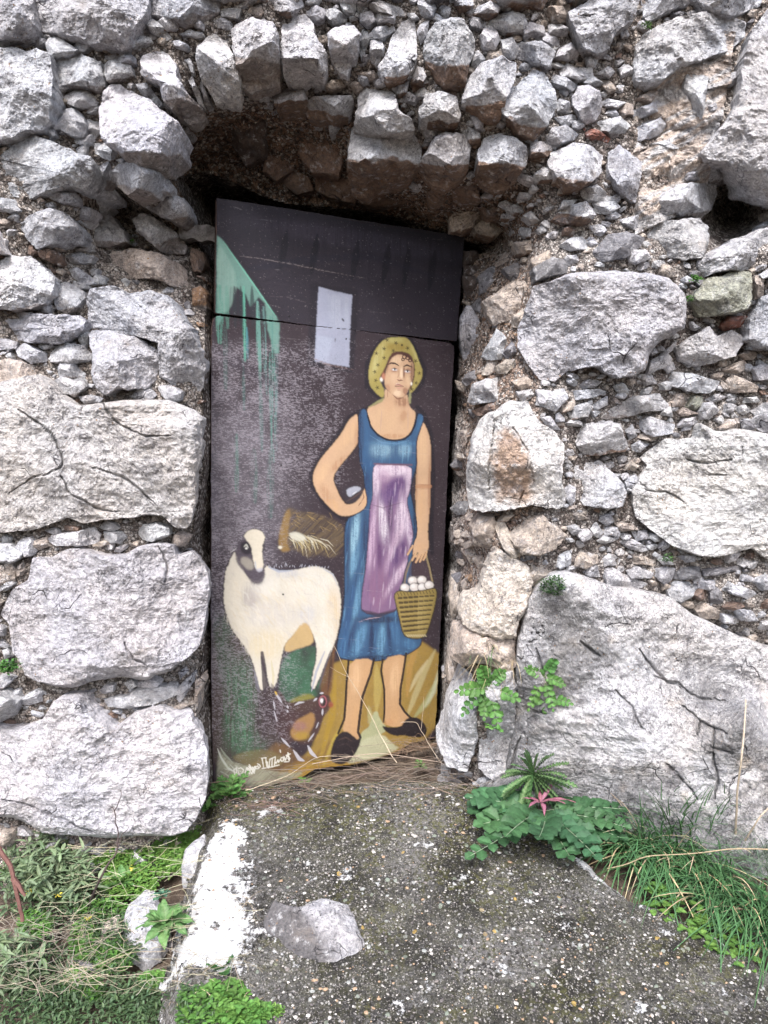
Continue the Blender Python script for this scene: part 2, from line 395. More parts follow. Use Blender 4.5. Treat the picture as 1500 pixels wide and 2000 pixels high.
COLS = dict(g=(.57, .585, .63), w=(.67, .68, .715), t=(.58, .51, .45), o=(.42, .27, .17), b=(.27, .19, .15), r=(.36, .16, .12), d=(.27, .27, .29), k=(.11, .085, .075))
def kernel_point(poly):
    O = np.asarray(poly, float); mn, mx = O.min(0), O.max(0)
    area = 0.5*np.sum(O[:, 0]*np.roll(O[:, 1], -1)-np.roll(O[:, 0], -1)*O[:, 1])
    if area < 0: O = O[::-1]; area = -area
    E = np.roll(O, -1, 0)-O; Nn = np.stack([-E[:, 1], E[:, 0]], -1)/(np.linalg.norm(E, axis=1)[:, None]+1e-9)
    c = rng.uniform(mn, mx, (500, 2)); c = np.concatenate([c, O.mean(0)[None]])
    s = ((c[:, None, :]-O[None])*Nn[None]).sum(-1).min(1)
    return c[np.argmax(s)], O, area
def stone_geo(poly, H=.05, seed=0, col='g', res=2.4, bev=.38, under=0.0, cracks=(), rough=1.0, flat=.65, tintf=None, back=.05, Y0=None, facets=6, edge0=.5, jit=1.0, grow=3.2, crw=1.0):
    r_ = np.random.default_rng(seed+991); c, O, area = kernel_point(poly)
    vO = O-c; O = c+vO*(1+grow/np.maximum(np.linalg.norm(vO, axis=1), 6))[:, None]
    E = np.roll(O, -1, 0); Ln = np.linalg.norm(E-O, axis=1); per = Ln.sum()
    N = int(np.clip(per/res, 14, 900)); tt = np.linspace(0, per, N, endpoint=False); cs = np.concatenate([[0], np.cumsum(Ln)])
    Oc = np.concatenate([O, O[:1]]); R = np.stack([np.interp(tt, cs, Oc[:, 0]), np.interp(tt, cs, Oc[:, 1])], -1)
    size = math.sqrt(area); inr = size*.5
    k = int(size/res/40)
    for _ in range(k): R = (np.roll(R, 1, 0)+2*R+np.roll(R, -1, 0))/4
    nv = R-c; nv /= np.linalg.norm(nv, axis=1)[:, None]+1e-9
    amp = min(5.0, .035*size+.4)*jit
    q3 = np.concatenate([R/max(10, size*.16), np.full((N, 1), seed*1.37)], 1)
    R = R + nv*(fbm(q3, 4, seed % 97, .6)*amp*1.6)[:, None]
    M = int(np.clip(inr/res, 4, 260)); t = np.linspace(0, 1, M+1)[1:]; s = 1-(1-t)**1.35
    Pq = c + s[:, None, None]*(R-c)[None]                       # M,N,2
    T_ = np.roll(R, -1, 0)-np.roll(R, 1, 0); T_ /= np.linalg.norm(T_, axis=1)[:, None]+1e-9
    rp = np.abs((R-c)[:, 0]*T_[:, 1]-(R-c)[:, 1]*T_[:, 0]); rad = np.linalg.norm(R-c, axis=1)
    rp = np.clip(rp, .35*rad, rad)
    for _ in range(3): rp = (np.roll(rp, 1)+2*rp+np.roll(rp, -1))/4
    d = (1-s)[:, None]*rp[None]
    qv = np.clip(d/(bev*inr), 0, 1); prof = edge0+(1-edge0)*np.sqrt(1-(1-qv)**2)
    rel = (Pq-c)/inr
    und = np.zeros(prof.shape)
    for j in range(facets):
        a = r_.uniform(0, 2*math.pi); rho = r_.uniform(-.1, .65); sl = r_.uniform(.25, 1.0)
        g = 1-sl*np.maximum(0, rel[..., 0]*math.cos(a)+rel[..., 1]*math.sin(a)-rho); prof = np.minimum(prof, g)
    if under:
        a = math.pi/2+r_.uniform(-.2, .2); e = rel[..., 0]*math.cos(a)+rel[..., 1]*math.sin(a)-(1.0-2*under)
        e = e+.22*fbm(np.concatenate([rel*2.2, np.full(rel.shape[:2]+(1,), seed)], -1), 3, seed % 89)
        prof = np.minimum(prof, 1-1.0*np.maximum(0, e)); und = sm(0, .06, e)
    prof = np.clip(prof, .08, 2)
    h = H*prof
    Yc = float(YF(c[0], c[1])) if Y0 is None else Y0
    Yf = YF(Pq[..., 0], Pq[..., 1]); Yb = Yc+(1-flat)*(Yf-Yc) if Y0 is None else np.full(Yf.shape, Y0)
    W = P(Pq[..., 0], Pq[..., 1], Yb-h)
    sz = max(.02, size*.0016)
    f1 = 1.1/sz
    sw = W + seed*3.1
    h = h + rough*(fbm(sw*f1*1.3, 3, 5)*.10*min(sz, .3)*1.0 + fbm(sw*18, 5, 7, .66)*.015*min(1, sz*6) + fbm(sw*26, 4, 8, .65, True)*.009*min(1, sz*6))
    cp = np.stack([sw[..., 0]+.25*sw[..., 2]+.02*fbm(sw*12, 2, 3), sw[..., 2]+.02*fbm(sw*12, 2, 4)], -1)
    h = h + rough*(cellplane(cp*max(5, 2.0/sz), seed % 51)*.030*min(1, sz*4) + cellplane(cp*np.array([11, 15])+3, 31)*.014*min(1, sz*4) + cellplane(cp*30*np.array([.6, 1.3]), 77)*.0045*min(1, sz*7))
    for cr in cracks:
        dd, tq = segdist(cr, Pq[..., 0]+7*fbm(sw*22, 4, 4), Pq[..., 1]+7*fbm(sw*22, 4, 14)); wid = crw*(1.5*np.sin(np.pi*np.clip(tq, .06, .94))+.6)
        h = h - .015*crw*np.exp(-(dd/wid)**2)
    W = P(Pq[..., 0], Pq[..., 1], Yb-h)
    tint = np.array(COLS[col]) if isinstance(col, str) else np.array(col)
    tint = tint*r_.uniform(.86, 1.1)*(1+r_.uniform(-.012, .012, 3))
    C_ = np.broadcast_to(tint, W.shape).copy()
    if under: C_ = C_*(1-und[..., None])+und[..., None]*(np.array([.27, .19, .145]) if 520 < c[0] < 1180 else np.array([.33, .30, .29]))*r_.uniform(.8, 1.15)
    if tintf: C_ = tintf(Pq[..., 0], Pq[..., 1], C_)
    rim = W[-1]; rc = rim.mean(0); sides = []
    for dz, sc in ((.35, .985), (1.0, .93)):
        q = rim.copy(); q[:, 0] = rc[0]+(rim[:, 0]-rc[0])*sc; q[:, 2] = rc[2]+(rim[:, 2]-rc[2])*sc
        q[:, 1] = rim[:, 1] + dz*(np.minimum(Yb[-1]+back-rim[:, 1], .6)); q += (fbm(q*35, 3, 2)*.006*min(1, sz*8))[:, None]; sides.append(q)
    cen = W[0].mean(0)
    V = np.concatenate([cen[None], W.reshape(-1, 3), *sides]); Cc = np.concatenate([C_[0, :1], C_.reshape(-1, 3), C_[-1], C_[-1]])
    K = M+2
    j = np.arange(N); jn = (j+1) % N; Qs = []
    for i in range(K-1): Qs.append(np.stack([1+i*N+j, 1+(i+1)*N+j, 1+(i+1)*N+jn, 1+i*N+jn], -1))
    T = np.stack([np.zeros(N, int), 1+j, 1+jn], -1)
    return V, np.concatenate(Qs), T, Cc, area
# every traced stone: protrusion in cm, colour key, dark underside 0..0.6, outline in photo pixels
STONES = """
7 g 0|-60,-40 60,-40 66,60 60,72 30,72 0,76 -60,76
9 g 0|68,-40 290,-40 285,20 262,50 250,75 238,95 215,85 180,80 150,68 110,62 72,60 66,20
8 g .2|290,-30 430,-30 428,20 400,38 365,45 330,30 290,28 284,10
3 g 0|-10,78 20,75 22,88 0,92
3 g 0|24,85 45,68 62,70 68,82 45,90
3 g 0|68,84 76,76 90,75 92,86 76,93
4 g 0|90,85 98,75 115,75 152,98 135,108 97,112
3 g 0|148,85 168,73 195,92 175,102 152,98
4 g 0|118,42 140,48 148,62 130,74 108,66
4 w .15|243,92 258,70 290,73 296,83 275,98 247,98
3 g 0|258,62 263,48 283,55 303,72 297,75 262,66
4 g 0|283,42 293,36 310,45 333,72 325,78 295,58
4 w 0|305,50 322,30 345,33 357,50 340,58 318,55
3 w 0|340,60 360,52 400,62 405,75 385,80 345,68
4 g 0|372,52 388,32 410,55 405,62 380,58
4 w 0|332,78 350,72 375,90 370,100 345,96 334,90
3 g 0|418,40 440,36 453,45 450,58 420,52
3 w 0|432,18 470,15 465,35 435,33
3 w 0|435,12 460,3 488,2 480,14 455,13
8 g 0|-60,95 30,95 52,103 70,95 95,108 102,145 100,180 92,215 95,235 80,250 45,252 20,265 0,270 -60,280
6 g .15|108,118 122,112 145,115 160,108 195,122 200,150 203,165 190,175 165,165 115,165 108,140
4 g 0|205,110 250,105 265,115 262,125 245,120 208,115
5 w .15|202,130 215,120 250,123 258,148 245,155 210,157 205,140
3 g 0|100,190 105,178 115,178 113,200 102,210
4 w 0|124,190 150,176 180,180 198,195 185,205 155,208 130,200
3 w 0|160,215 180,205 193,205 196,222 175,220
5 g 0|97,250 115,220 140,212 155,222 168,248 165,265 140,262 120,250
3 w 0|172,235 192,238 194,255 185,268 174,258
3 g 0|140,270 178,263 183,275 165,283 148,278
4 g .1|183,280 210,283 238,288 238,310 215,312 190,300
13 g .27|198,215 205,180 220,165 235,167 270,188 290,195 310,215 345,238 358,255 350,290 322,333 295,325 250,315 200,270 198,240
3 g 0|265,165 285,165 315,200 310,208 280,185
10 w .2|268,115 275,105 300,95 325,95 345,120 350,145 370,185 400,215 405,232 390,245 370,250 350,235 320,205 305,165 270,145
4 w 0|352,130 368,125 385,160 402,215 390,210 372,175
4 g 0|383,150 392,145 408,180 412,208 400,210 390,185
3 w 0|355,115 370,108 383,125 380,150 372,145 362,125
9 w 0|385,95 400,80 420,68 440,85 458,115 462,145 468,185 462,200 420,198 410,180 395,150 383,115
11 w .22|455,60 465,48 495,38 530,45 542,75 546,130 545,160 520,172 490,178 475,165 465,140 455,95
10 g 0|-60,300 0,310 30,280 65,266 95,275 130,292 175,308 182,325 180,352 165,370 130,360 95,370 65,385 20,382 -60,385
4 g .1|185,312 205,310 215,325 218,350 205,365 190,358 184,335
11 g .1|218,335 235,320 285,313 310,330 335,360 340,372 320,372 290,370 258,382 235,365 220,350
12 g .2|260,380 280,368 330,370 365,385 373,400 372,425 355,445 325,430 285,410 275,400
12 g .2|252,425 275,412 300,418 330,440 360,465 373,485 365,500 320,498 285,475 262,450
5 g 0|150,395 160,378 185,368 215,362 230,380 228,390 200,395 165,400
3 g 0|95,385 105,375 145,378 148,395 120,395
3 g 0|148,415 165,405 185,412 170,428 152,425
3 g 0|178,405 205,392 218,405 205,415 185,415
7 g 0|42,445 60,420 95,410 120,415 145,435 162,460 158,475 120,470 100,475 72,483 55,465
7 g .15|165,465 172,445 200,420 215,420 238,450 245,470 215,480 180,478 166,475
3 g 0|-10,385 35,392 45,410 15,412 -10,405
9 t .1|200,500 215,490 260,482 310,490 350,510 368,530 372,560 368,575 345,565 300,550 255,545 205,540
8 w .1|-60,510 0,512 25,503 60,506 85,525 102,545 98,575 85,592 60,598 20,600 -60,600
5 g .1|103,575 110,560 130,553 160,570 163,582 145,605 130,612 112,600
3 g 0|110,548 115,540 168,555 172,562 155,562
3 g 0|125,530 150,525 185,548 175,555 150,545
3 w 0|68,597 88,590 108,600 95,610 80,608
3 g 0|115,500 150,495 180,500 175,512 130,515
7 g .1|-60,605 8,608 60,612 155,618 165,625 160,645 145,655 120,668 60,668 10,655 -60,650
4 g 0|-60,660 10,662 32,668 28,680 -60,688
3 w 0|150,645 158,634 172,655 168,680 155,665
4 g 0|33,680 50,672 85,690 92,705 60,708 38,695
4 w .1|97,700 110,680 125,672 160,675 178,695 170,705 140,708 100,708
4 g .1|115,720 118,708 135,706 165,730 150,737 118,737
4 w .1|105,745 120,738 160,740 167,755 145,773 125,765
3 g 0|155,775 175,773 200,778 192,785 165,786
13 g 0|165,580 170,560 215,553 230,560 245,570 290,560 330,575 352,600 365,620 385,650 400,690 404,720 401,760 385,778 360,775 330,752 310,740 308,700 305,675 260,655 190,645 168,640
12 g 0|175,655 187,646 210,650 260,660 300,680 312,700 308,740 280,757 230,757 210,770 190,755 180,730 182,690
4 g 0|308,755 330,752 352,765 352,780 335,785 315,770
6 t 0|-40,708 20,703 65,715 68,730 45,758 30,748 -40,738
6 o .1|372,560 392,552 408,570 405,620 390,625 372,600
4 o 0|378,625 402,628 403,640 385,643
7 b 0|370,480 400,490 405,520 395,540 375,535 365,505
5 b 0|375,535 400,535 412,560 395,552
5 w 0|93,1055 105,1045 140,1043 180,1032 193,1045 190,1060 155,1065 110,1065
4 g 0|205,1040 235,1040 245,1050 232,1060 207,1058
5 w 0|250,1028 265,1027 305,1024 330,1032 330,1045 300,1055 258,1050
5 w 0|-40,1065 15,1065 42,1080 35,1092 20,1100 -40,1098
3 t 0|60,1060 90,1050 100,1065 70,1075
5 t 0|-30,1105 20,1102 28,1115 25,1135 0,1142 -30,1135
4 t 0|28,1112 45,1100 55,1108 45,1122 28,1124
4 w 0|-30,1146 20,1136 25,1142 12,1152 -30,1156
3 w 0|17,1355 35,1348 45,1355 40,1368 25,1368
4 w 0|28,1372 70,1350 88,1352 82,1368 50,1378 35,1380
3 w 0|163,1355 180,1348 182,1352 170,1362
3 w 0|186,1352 200,1340 222,1338 220,1350 200,1355
5 g 0|205,1365 250,1363 260,1352 340,1340 350,1355 300,1375 250,1382 215,1380
4 w 0|268,1335 295,1330 312,1335 300,1345 275,1345
5 g 0|340,1345 360,1325 378,1315 380,1330 360,1370 350,1378 342,1370
3 g 0|350,1315 362,1305 365,1312 352,1325
6 t 0|380,1325 398,1315 400,1335 388,1365 387,1400 378,1380
9 w 0|552,50 560,35 595,28 610,45 618,75 635,105 638,130 625,150 605,150 590,165 570,165 556,140 550,95
8 w 0|642,68 655,55 690,52 702,70 695,105 685,120 678,145 665,140 650,120 645,90
4 g 0|703,100 707,60 715,50 719,75 712,105 706,108
5 w 0|724,100 725,82 738,78 748,90 742,115 735,125 725,115
8 w .1|740,130 755,110 765,75 785,45 808,35 812,75 812,115 800,140 785,155 760,155 745,145
9 g .1|830,100 833,80 850,45 880,35 905,40 920,65 925,90 915,120 908,165 895,175 870,168 855,155 845,130 835,120
5 w .3|805,160 812,125 822,125 830,150 820,168 808,175
11 g .25|905,190 915,160 940,125 980,112 1005,125 1005,150 985,200 975,230 950,235 930,215 905,200
9 w .42|535,170 560,165 590,172 597,190 595,212 570,220 545,218 537,200
9 w .3|597,215 610,190 640,188 685,188 687,205 683,228 650,232 605,230
5 w 0|643,238 650,233 683,235 680,242 645,258
15 w 0|705,168 730,162 768,185 777,215 800,232 806,252 745,262 692,256 700,215
17 w .40|690,250 745,246 806,248 825,300 820,325 800,345 765,352 720,385 690,370 680,330 680,300
8 w .1|820,215 835,185 860,180 890,190 898,225 893,240 875,248 845,240 825,230
13 w .42|820,325 850,270 870,258 905,265 917,280 915,320 900,345 870,365 845,360 825,345
3 g 0|777,180 800,182 820,192 815,200 790,195
4 w .3|898,250 915,246 935,262 938,280 928,288 915,270
3 g 0|918,220 925,215 943,230 942,250 930,250
12 w .4|935,300 950,270 975,262 1005,270 1028,290 1025,320 1005,350 985,368 960,370 942,355 938,330
5 g .2|520,0 585,-5 590,12 560,25 545,20 525,12
4 g 0|600,20 615,12 635,20 630,35 612,40 603,32
4 g 0|640,20 655,18 675,32 675,42 650,42 638,30
4 w 0|665,0 700,-5 705,15 690,24 672,20
4 g 0|705,28 725,22 732,40 720,48 705,45
5 w 0|715,10 740,3 780,15 790,30 765,28 740,20 720,18
4 w 0|733,30 750,24 770,32 765,45 740,46
4 g 0|720,70 735,55 765,50 770,60 745,72 725,75
4 g 0|815,0 840,-5 850,15 845,30 825,32
3 w 0|858,20 870,5 880,15 875,32 865,35
5 g .3|880,0 920,-5 922,10 900,16 882,12
6 w .3|912,25 930,15 962,2 975,15 970,25 945,35 915,30
4 d 0|918,38 935,30 947,45 940,55 922,50
6 w .1|948,45 960,35 1000,25 1020,30 1022,55 1000,62 970,55
5 w 0|940,70 950,52 965,55 975,75 965,95 945,90
4 g 0|925,105 935,100 945,115 930,130 922,125
4 w 0|980,80 1000,75 1012,95 1005,112 985,105
4 g 0|818,60 825,35 838,40 832,65 822,85
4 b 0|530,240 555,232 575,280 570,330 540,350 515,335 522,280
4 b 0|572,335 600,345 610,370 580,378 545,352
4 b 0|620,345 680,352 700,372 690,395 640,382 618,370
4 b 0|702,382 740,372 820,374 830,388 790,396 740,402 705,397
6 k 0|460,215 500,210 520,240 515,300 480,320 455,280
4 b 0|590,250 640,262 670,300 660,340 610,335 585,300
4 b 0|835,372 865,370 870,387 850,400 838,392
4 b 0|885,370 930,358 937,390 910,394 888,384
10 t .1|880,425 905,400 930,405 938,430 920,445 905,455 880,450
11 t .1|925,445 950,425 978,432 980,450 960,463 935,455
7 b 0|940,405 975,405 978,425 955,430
10 g .15|990,180 1015,165 1040,140 1060,145 1080,175 1088,200 1070,240 1045,270 1015,260 1000,235 985,225 975,205
10 w .12|1073,315 1080,300 1125,282 1150,285 1173,305 1172,335 1155,355 1115,365 1090,345 1075,325
5 g 0|1070,265 1080,252 1105,245 1128,262 1120,272 1095,275 1085,290 1073,283
7 w .5|1037,280 1070,277 1077,293 1060,315 1040,310
6 w 0|1120,190 1130,172 1150,168 1170,180 1175,205 1165,230 1145,240 1135,225 1120,205
4 w 0|1085,205 1095,195 1110,200 1113,217 1095,222
3 g 0|1085,230 1120,224 1125,240 1100,245
3 g 0|1090,175 1105,165 1115,180 1108,188
5 w .1|1155,242 1185,235 1210,230 1228,245 1215,262 1195,270 1190,255 1160,252
4 r 0|1140,250 1165,255 1190,270 1185,277 1150,266
3 t 0|1205,210 1220,202 1235,205 1235,222 1215,225
3 w 0|1210,135 1222,125 1235,135 1233,150 1215,150
6 g 0|1000,85 1055,82 1082,100 1072,128 1045,118 1000,112
4 g 0|1025,60 1035,45 1060,52 1065,75 1025,78
4 g 0|1060,60 1090,75 1090,90 1062,80
5 t 0|1075,15 1110,10 1115,40 1085,42 1060,30
10 g 0|1112,25 1150,5 1200,-10 1248,-5 1235,40 1200,60 1190,95 1165,103 1140,90 1125,65
5 w 0|1088,110 1095,95 1115,85 1128,105 1125,115 1100,115
5 w 0|1095,140 1110,122 1125,135 1155,132 1157,148 1130,155 1100,148
4 w 0|1160,148 1190,130 1198,140 1190,150 1165,152
4 w 0|1140,115 1155,108 1165,118 1160,128 1145,128
4 w 0|1072,50 1090,45 1108,55 1105,68 1075,65
4 w 0|1000,20 1022,30 1028,45 1015,62 1000,55
6 g 0|1255,0 1300,-60 1340,-60 1345,5 1300,20 1270,40 1258,30
10 g 0|1245,90 1262,65 1320,35 1380,25 1420,30 1452,45 1452,75 1425,95 1380,112 1330,125 1300,150 1275,160 1245,155 1240,120
8 g 0|1350,0 1400,-60 1500,-60 1480,10 1430,28 1400,22
8 w 0|1442,200 1450,150 1470,60 1560,-60 1640,100 1640,430 1490,395 1460,375 1425,320 1385,312 1370,298 1420,240
7 w 0|1340,160 1345,145 1375,140 1382,150 1375,210 1370,232 1340,225 1338,190
5 g 0|1232,270 1245,250 1300,225 1310,245 1280,265 1240,275
5 g 0|1245,290 1300,275 1355,265 1360,275 1320,290 1270,300 1245,300
5 g 0|1240,215 1290,195 1330,185 1320,205 1260,225 1238,235
4 t 0|1240,195 1270,178 1285,180 1270,200 1245,205
4 g 0|1410,150 1440,140 1445,160 1420,168
4 g 0|1380,210 1410,195 1415,203 1385,222
3 r 0|1376,222 1405,215 1395,230 1378,235
4 g 0|1335,345 1350,333 1365,335 1365,350 1345,350
4 w .2|1372,335 1400,325 1422,335 1420,350 1405,358 1375,352
12 g .12|1245,415 1280,390 1300,370 1340,358 1395,362 1400,375 1385,410 1365,425 1320,415 1290,420 1250,418
9 g 0|1265,450 1290,435 1340,430 1365,428 1383,445 1380,480 1370,500 1340,505 1300,500 1275,485 1265,465
7 g 0|1190,300 1210,285 1230,300 1250,320 1248,350 1240,395 1225,385 1200,350 1190,330
5 w 0|1125,375 1165,363 1195,385 1190,395 1150,390
7 w .35|1080,428 1100,408 1145,395 1162,420 1150,432 1105,435
4 w 0|1152,400 1165,395 1200,395 1210,405 1190,415 1160,415
4 w 0|1210,430 1245,422 1255,450 1235,445
6 d 0|1162,488 1190,460 1225,455 1257,465 1250,480 1225,500 1180,510 1160,500
7 t .2|1008,475 1060,468 1070,480 1050,492 1012,498
4 t 0|1040,505 1070,492 1085,505 1070,520 1045,520
6 d 0|1045,522 1080,505 1105,510 1112,530 1080,535 1048,548
11 g 0|1365,505 1400,485 1440,468 1480,450 1560,430 1560,510 1500,512 1450,525 1400,530 1375,540
12 g 0|1015,640 1035,590 1045,560 1095,545 1110,535 1160,533 1210,531 1260,534 1305,545 1335,575 1340,610 1335,640 1310,655 1280,670 1265,690 1260,720 1240,730 1205,738 1180,728 1172,715 1110,720 1085,742 1055,738 1030,700 1015,675
8 s 0|1355,580 1385,545 1450,530 1465,535 1465,580 1460,605 1400,615 1370,618 1355,600
4 t 0|1475,540 1492,540 1490,575 1475,583
9 g 0|1467,625 1490,580 1560,570 1560,680 1490,678 1463,660
5 r 0|1410,635 1425,620 1465,618 1465,630 1440,638 1415,645
7 w 0|1323,680 1345,665 1385,641 1400,658 1425,648 1445,655 1450,670 1435,695 1400,705 1365,714 1330,705 1325,690
4 w 0|1265,730 1275,705 1300,690 1310,700 1308,712 1285,720 1270,730
3 g 0|1283,700 1320,667 1318,680 1295,700
3 g 0|1295,717 1313,708 1317,720 1305,727
4 w 0|1255,733 1270,732 1283,748 1258,752
6 g 0|1307,740 1315,728 1350,732 1402,745 1395,760 1380,768 1345,762 1310,752
4 t 0|1420,745 1430,733 1460,745 1480,755 1475,765 1430,765
4 w 0|1475,720 1490,712 1540,710 1540,740 1485,742
3 t 0|1415,720 1450,705 1460,715 1440,728 1420,730
4 w 0|1130,755 1150,744 1175,745 1160,755 1135,760
4 g 0|1108,770 1125,765 1170,760 1182,765 1160,775 1130,780
3 w 0|1200,755 1215,750 1240,765 1235,770 1210,765
6 w .1|1170,815 1200,795 1245,775 1285,770 1303,790 1300,800 1270,800 1230,812 1190,818
5 w .1|1100,815 1110,800 1145,788 1157,795 1145,812 1105,822
3 g 0|1160,790 1185,775 1185,790 1165,800
4 t 0|1305,790 1320,770 1340,770 1335,790 1310,793
4 s 0|1340,795 1345,775 1370,775 1370,790 1350,805
5 w 0|1363,810 1375,790 1390,787 1403,803 1385,815 1365,818
4 w 0|1325,835 1340,820 1360,815 1365,820 1350,830
3 w 0|1380,780 1400,772 1418,775 1395,784
3 w 0|1397,820 1405,810 1417,815 1410,828
4 t 0|1405,835 1425,822 1452,815 1450,830 1430,840 1407,840
4 w 0|1467,802 1500,788 1540,785 1540,810 1480,812
4 w 0|1467,822 1490,812 1540,812 1540,845 1495,843 1475,832
5 g .1|1240,828 1270,815 1315,830 1312,845 1275,852 1255,840
7 g .12|1115,835 1150,830 1190,825 1210,830 1222,870 1218,880 1180,885 1140,890 1130,870
3 w 0|1055,817 1075,815 1092,838 1075,835
3 g 0|1220,835 1235,832 1242,850 1230,857
3 g 0|1235,870 1255,860 1265,868 1250,882 1237,878
7 g 0|1115,920 1130,910 1172,902 1195,925 1215,945 1222,970 1215,988 1180,993 1145,985 1130,965 1125,935
4 w 0|1105,955 1112,948 1123,955 1122,975 1115,985 1105,970
3 g 0|1222,940 1240,930 1250,945 1245,955 1225,953
7 t 0|995,1045 1030,1015 1060,1010 1105,1045 1085,1070 1055,1083 1020,1080 1000,1055
3 g 0|1080,1100 1095,1080 1115,1077 1112,1100 1095,1110
4 t 0|1120,1095 1135,1080 1165,1085 1165,1098 1145,1108 1122,1105
3 g 0|1175,1095 1190,1083 1212,1090 1205,1102 1180,1105
3 g 0|1140,1110 1165,1105 1170,1125 1150,1125 1143,1118
5 g .1|1182,1130 1185,1112 1200,1114 1235,1130 1262,1140 1250,1148 1215,1150 1190,1145
4 g 0|1225,1115 1245,1110 1278,1112 1270,1128 1235,1130
4 g 0|1278,1115 1300,1110 1317,1112 1310,1130 1300,1142 1280,1125
4 d 0|1320,1112 1365,1108 1367,1128 1335,1132 1318,1130
6 g 0|1307,1155 1325,1140 1355,1138 1362,1150 1350,1165 1330,1176 1310,1168
4 g 0|1367,1138 1415,1130 1417,1140 1385,1150 1367,1148
4 w 0|1210,1057 1240,1058 1270,1072 1250,1077 1230,1070
4 t 0|1225,1095 1240,1088 1260,1090 1285,1100 1275,1104 1240,1100
3 g 0|1175,1010 1190,1005 1197,1018 1185,1025 1172,1017
3 g 0|1107,1030 1125,1028 1140,1042 1120,1043
3 w 0|1155,1030 1165,1022 1175,1040 1170,1048 1160,1045
4 w 0|1175,1030 1200,1033 1213,1032 1208,1047 1185,1045
3 g 0|1237,1040 1262,1038 1265,1052 1245,1055
3 d 0|1387,1155 1400,1150 1415,1165 1412,1183 1390,1175
4 t 0|1357,1185 1375,1180 1410,1195 1400,1208 1370,1205
4 d 0|1375,1115 1440,1105 1445,1112 1400,1122 1378,1125
5 t 0|922,1030 938,1010 965,1010 970,1050 960,1070 928,1065
4 t 0|965,1025 985,1020 1000,1055 1020,1082 1000,1090 985,1070
3 t 0|905,1078 925,1070 935,1090 920,1100
3 t 0|927,1095 950,1080 950,1098 935,1110
6 v 0|935,1160 945,1130 960,1090 975,1077 1000,1095 1030,1105 1040,1140 1030,1170 1015,1210 1005,1245 975,1248 940,1240 905,1220 895,1190 905,1165
5 t 0|1034,1108 1050,1100 1068,1115 1065,1130 1044,1146 1035,1130
9 t 0|885,1225 905,1222 940,1245 1000,1252 1005,1300 990,1312 940,1292 905,1300 882,1285
6 t 0|876,1250 884,1290 897,1305 900,1320 890,1345 877,1330
6 t 0|882,1130 895,1145 897,1180 884,1215 880,1165
9 w 0|900,1305 920,1318 935,1360 932,1400 930,1450 912,1505 872,1495 856,1450 872,1400 880,1350
9 w 0|937,1330 965,1315 1000,1312 1008,1340 1003,1420 990,1500 965,1525 935,1500 940,1400
4 d 0|937,540 955,525 968,522 975,550 960,565 940,572
5 d 0|985,525 1010,515 1020,520 1032,540 1000,548
5 t 0|970,515 985,497 1005,493 1008,505 985,520 972,525
7 t 0|945,590 1000,550 1025,550 1033,565 1022,580 1013,610 1000,622 968,632 955,615
8 g 0|900,620 910,600 922,598 930,620 950,650 955,660 935,690 935,712 915,725 905,690 898,650
6 w 0|945,695 970,645 988,660 990,680 978,700 960,702
4 d 0|985,690 1000,668 1008,685 995,703
3 t 0|945,730 955,705 970,705 970,722 955,730
4 t 0|972,715 990,705 1020,703 1022,712 1000,718 990,727 975,728
7 w 0|918,785 930,750 950,742 995,738 996,765 985,780 945,785 925,790
4 b 0|925,802 960,788 978,792 960,806 935,811
4 d 0|905,745 915,730 935,722 930,740 912,752
5 k 0|902,492 930,492 935,513 905,516
5 k 0|905,540 930,540 930,575 912,578
4 k 0|908,520 935,520 940,535 908,537
4 t 0|1005,618 1025,600 1032,612 1015,640 1004,636
4 t 0|1003,745 1030,735 1045,748 1020,760
4 w 0|1050,762 1075,765 1095,785 1080,795 1055,785
4 w 0|1055,770 1100,760 1108,778 1085,800 1050,790
3 w 0|1010,765 1035,762 1045,775 1020,782
"""
COLS['s'] = (.36, .37, .30); COLS['v'] = (.68, .62, .55)
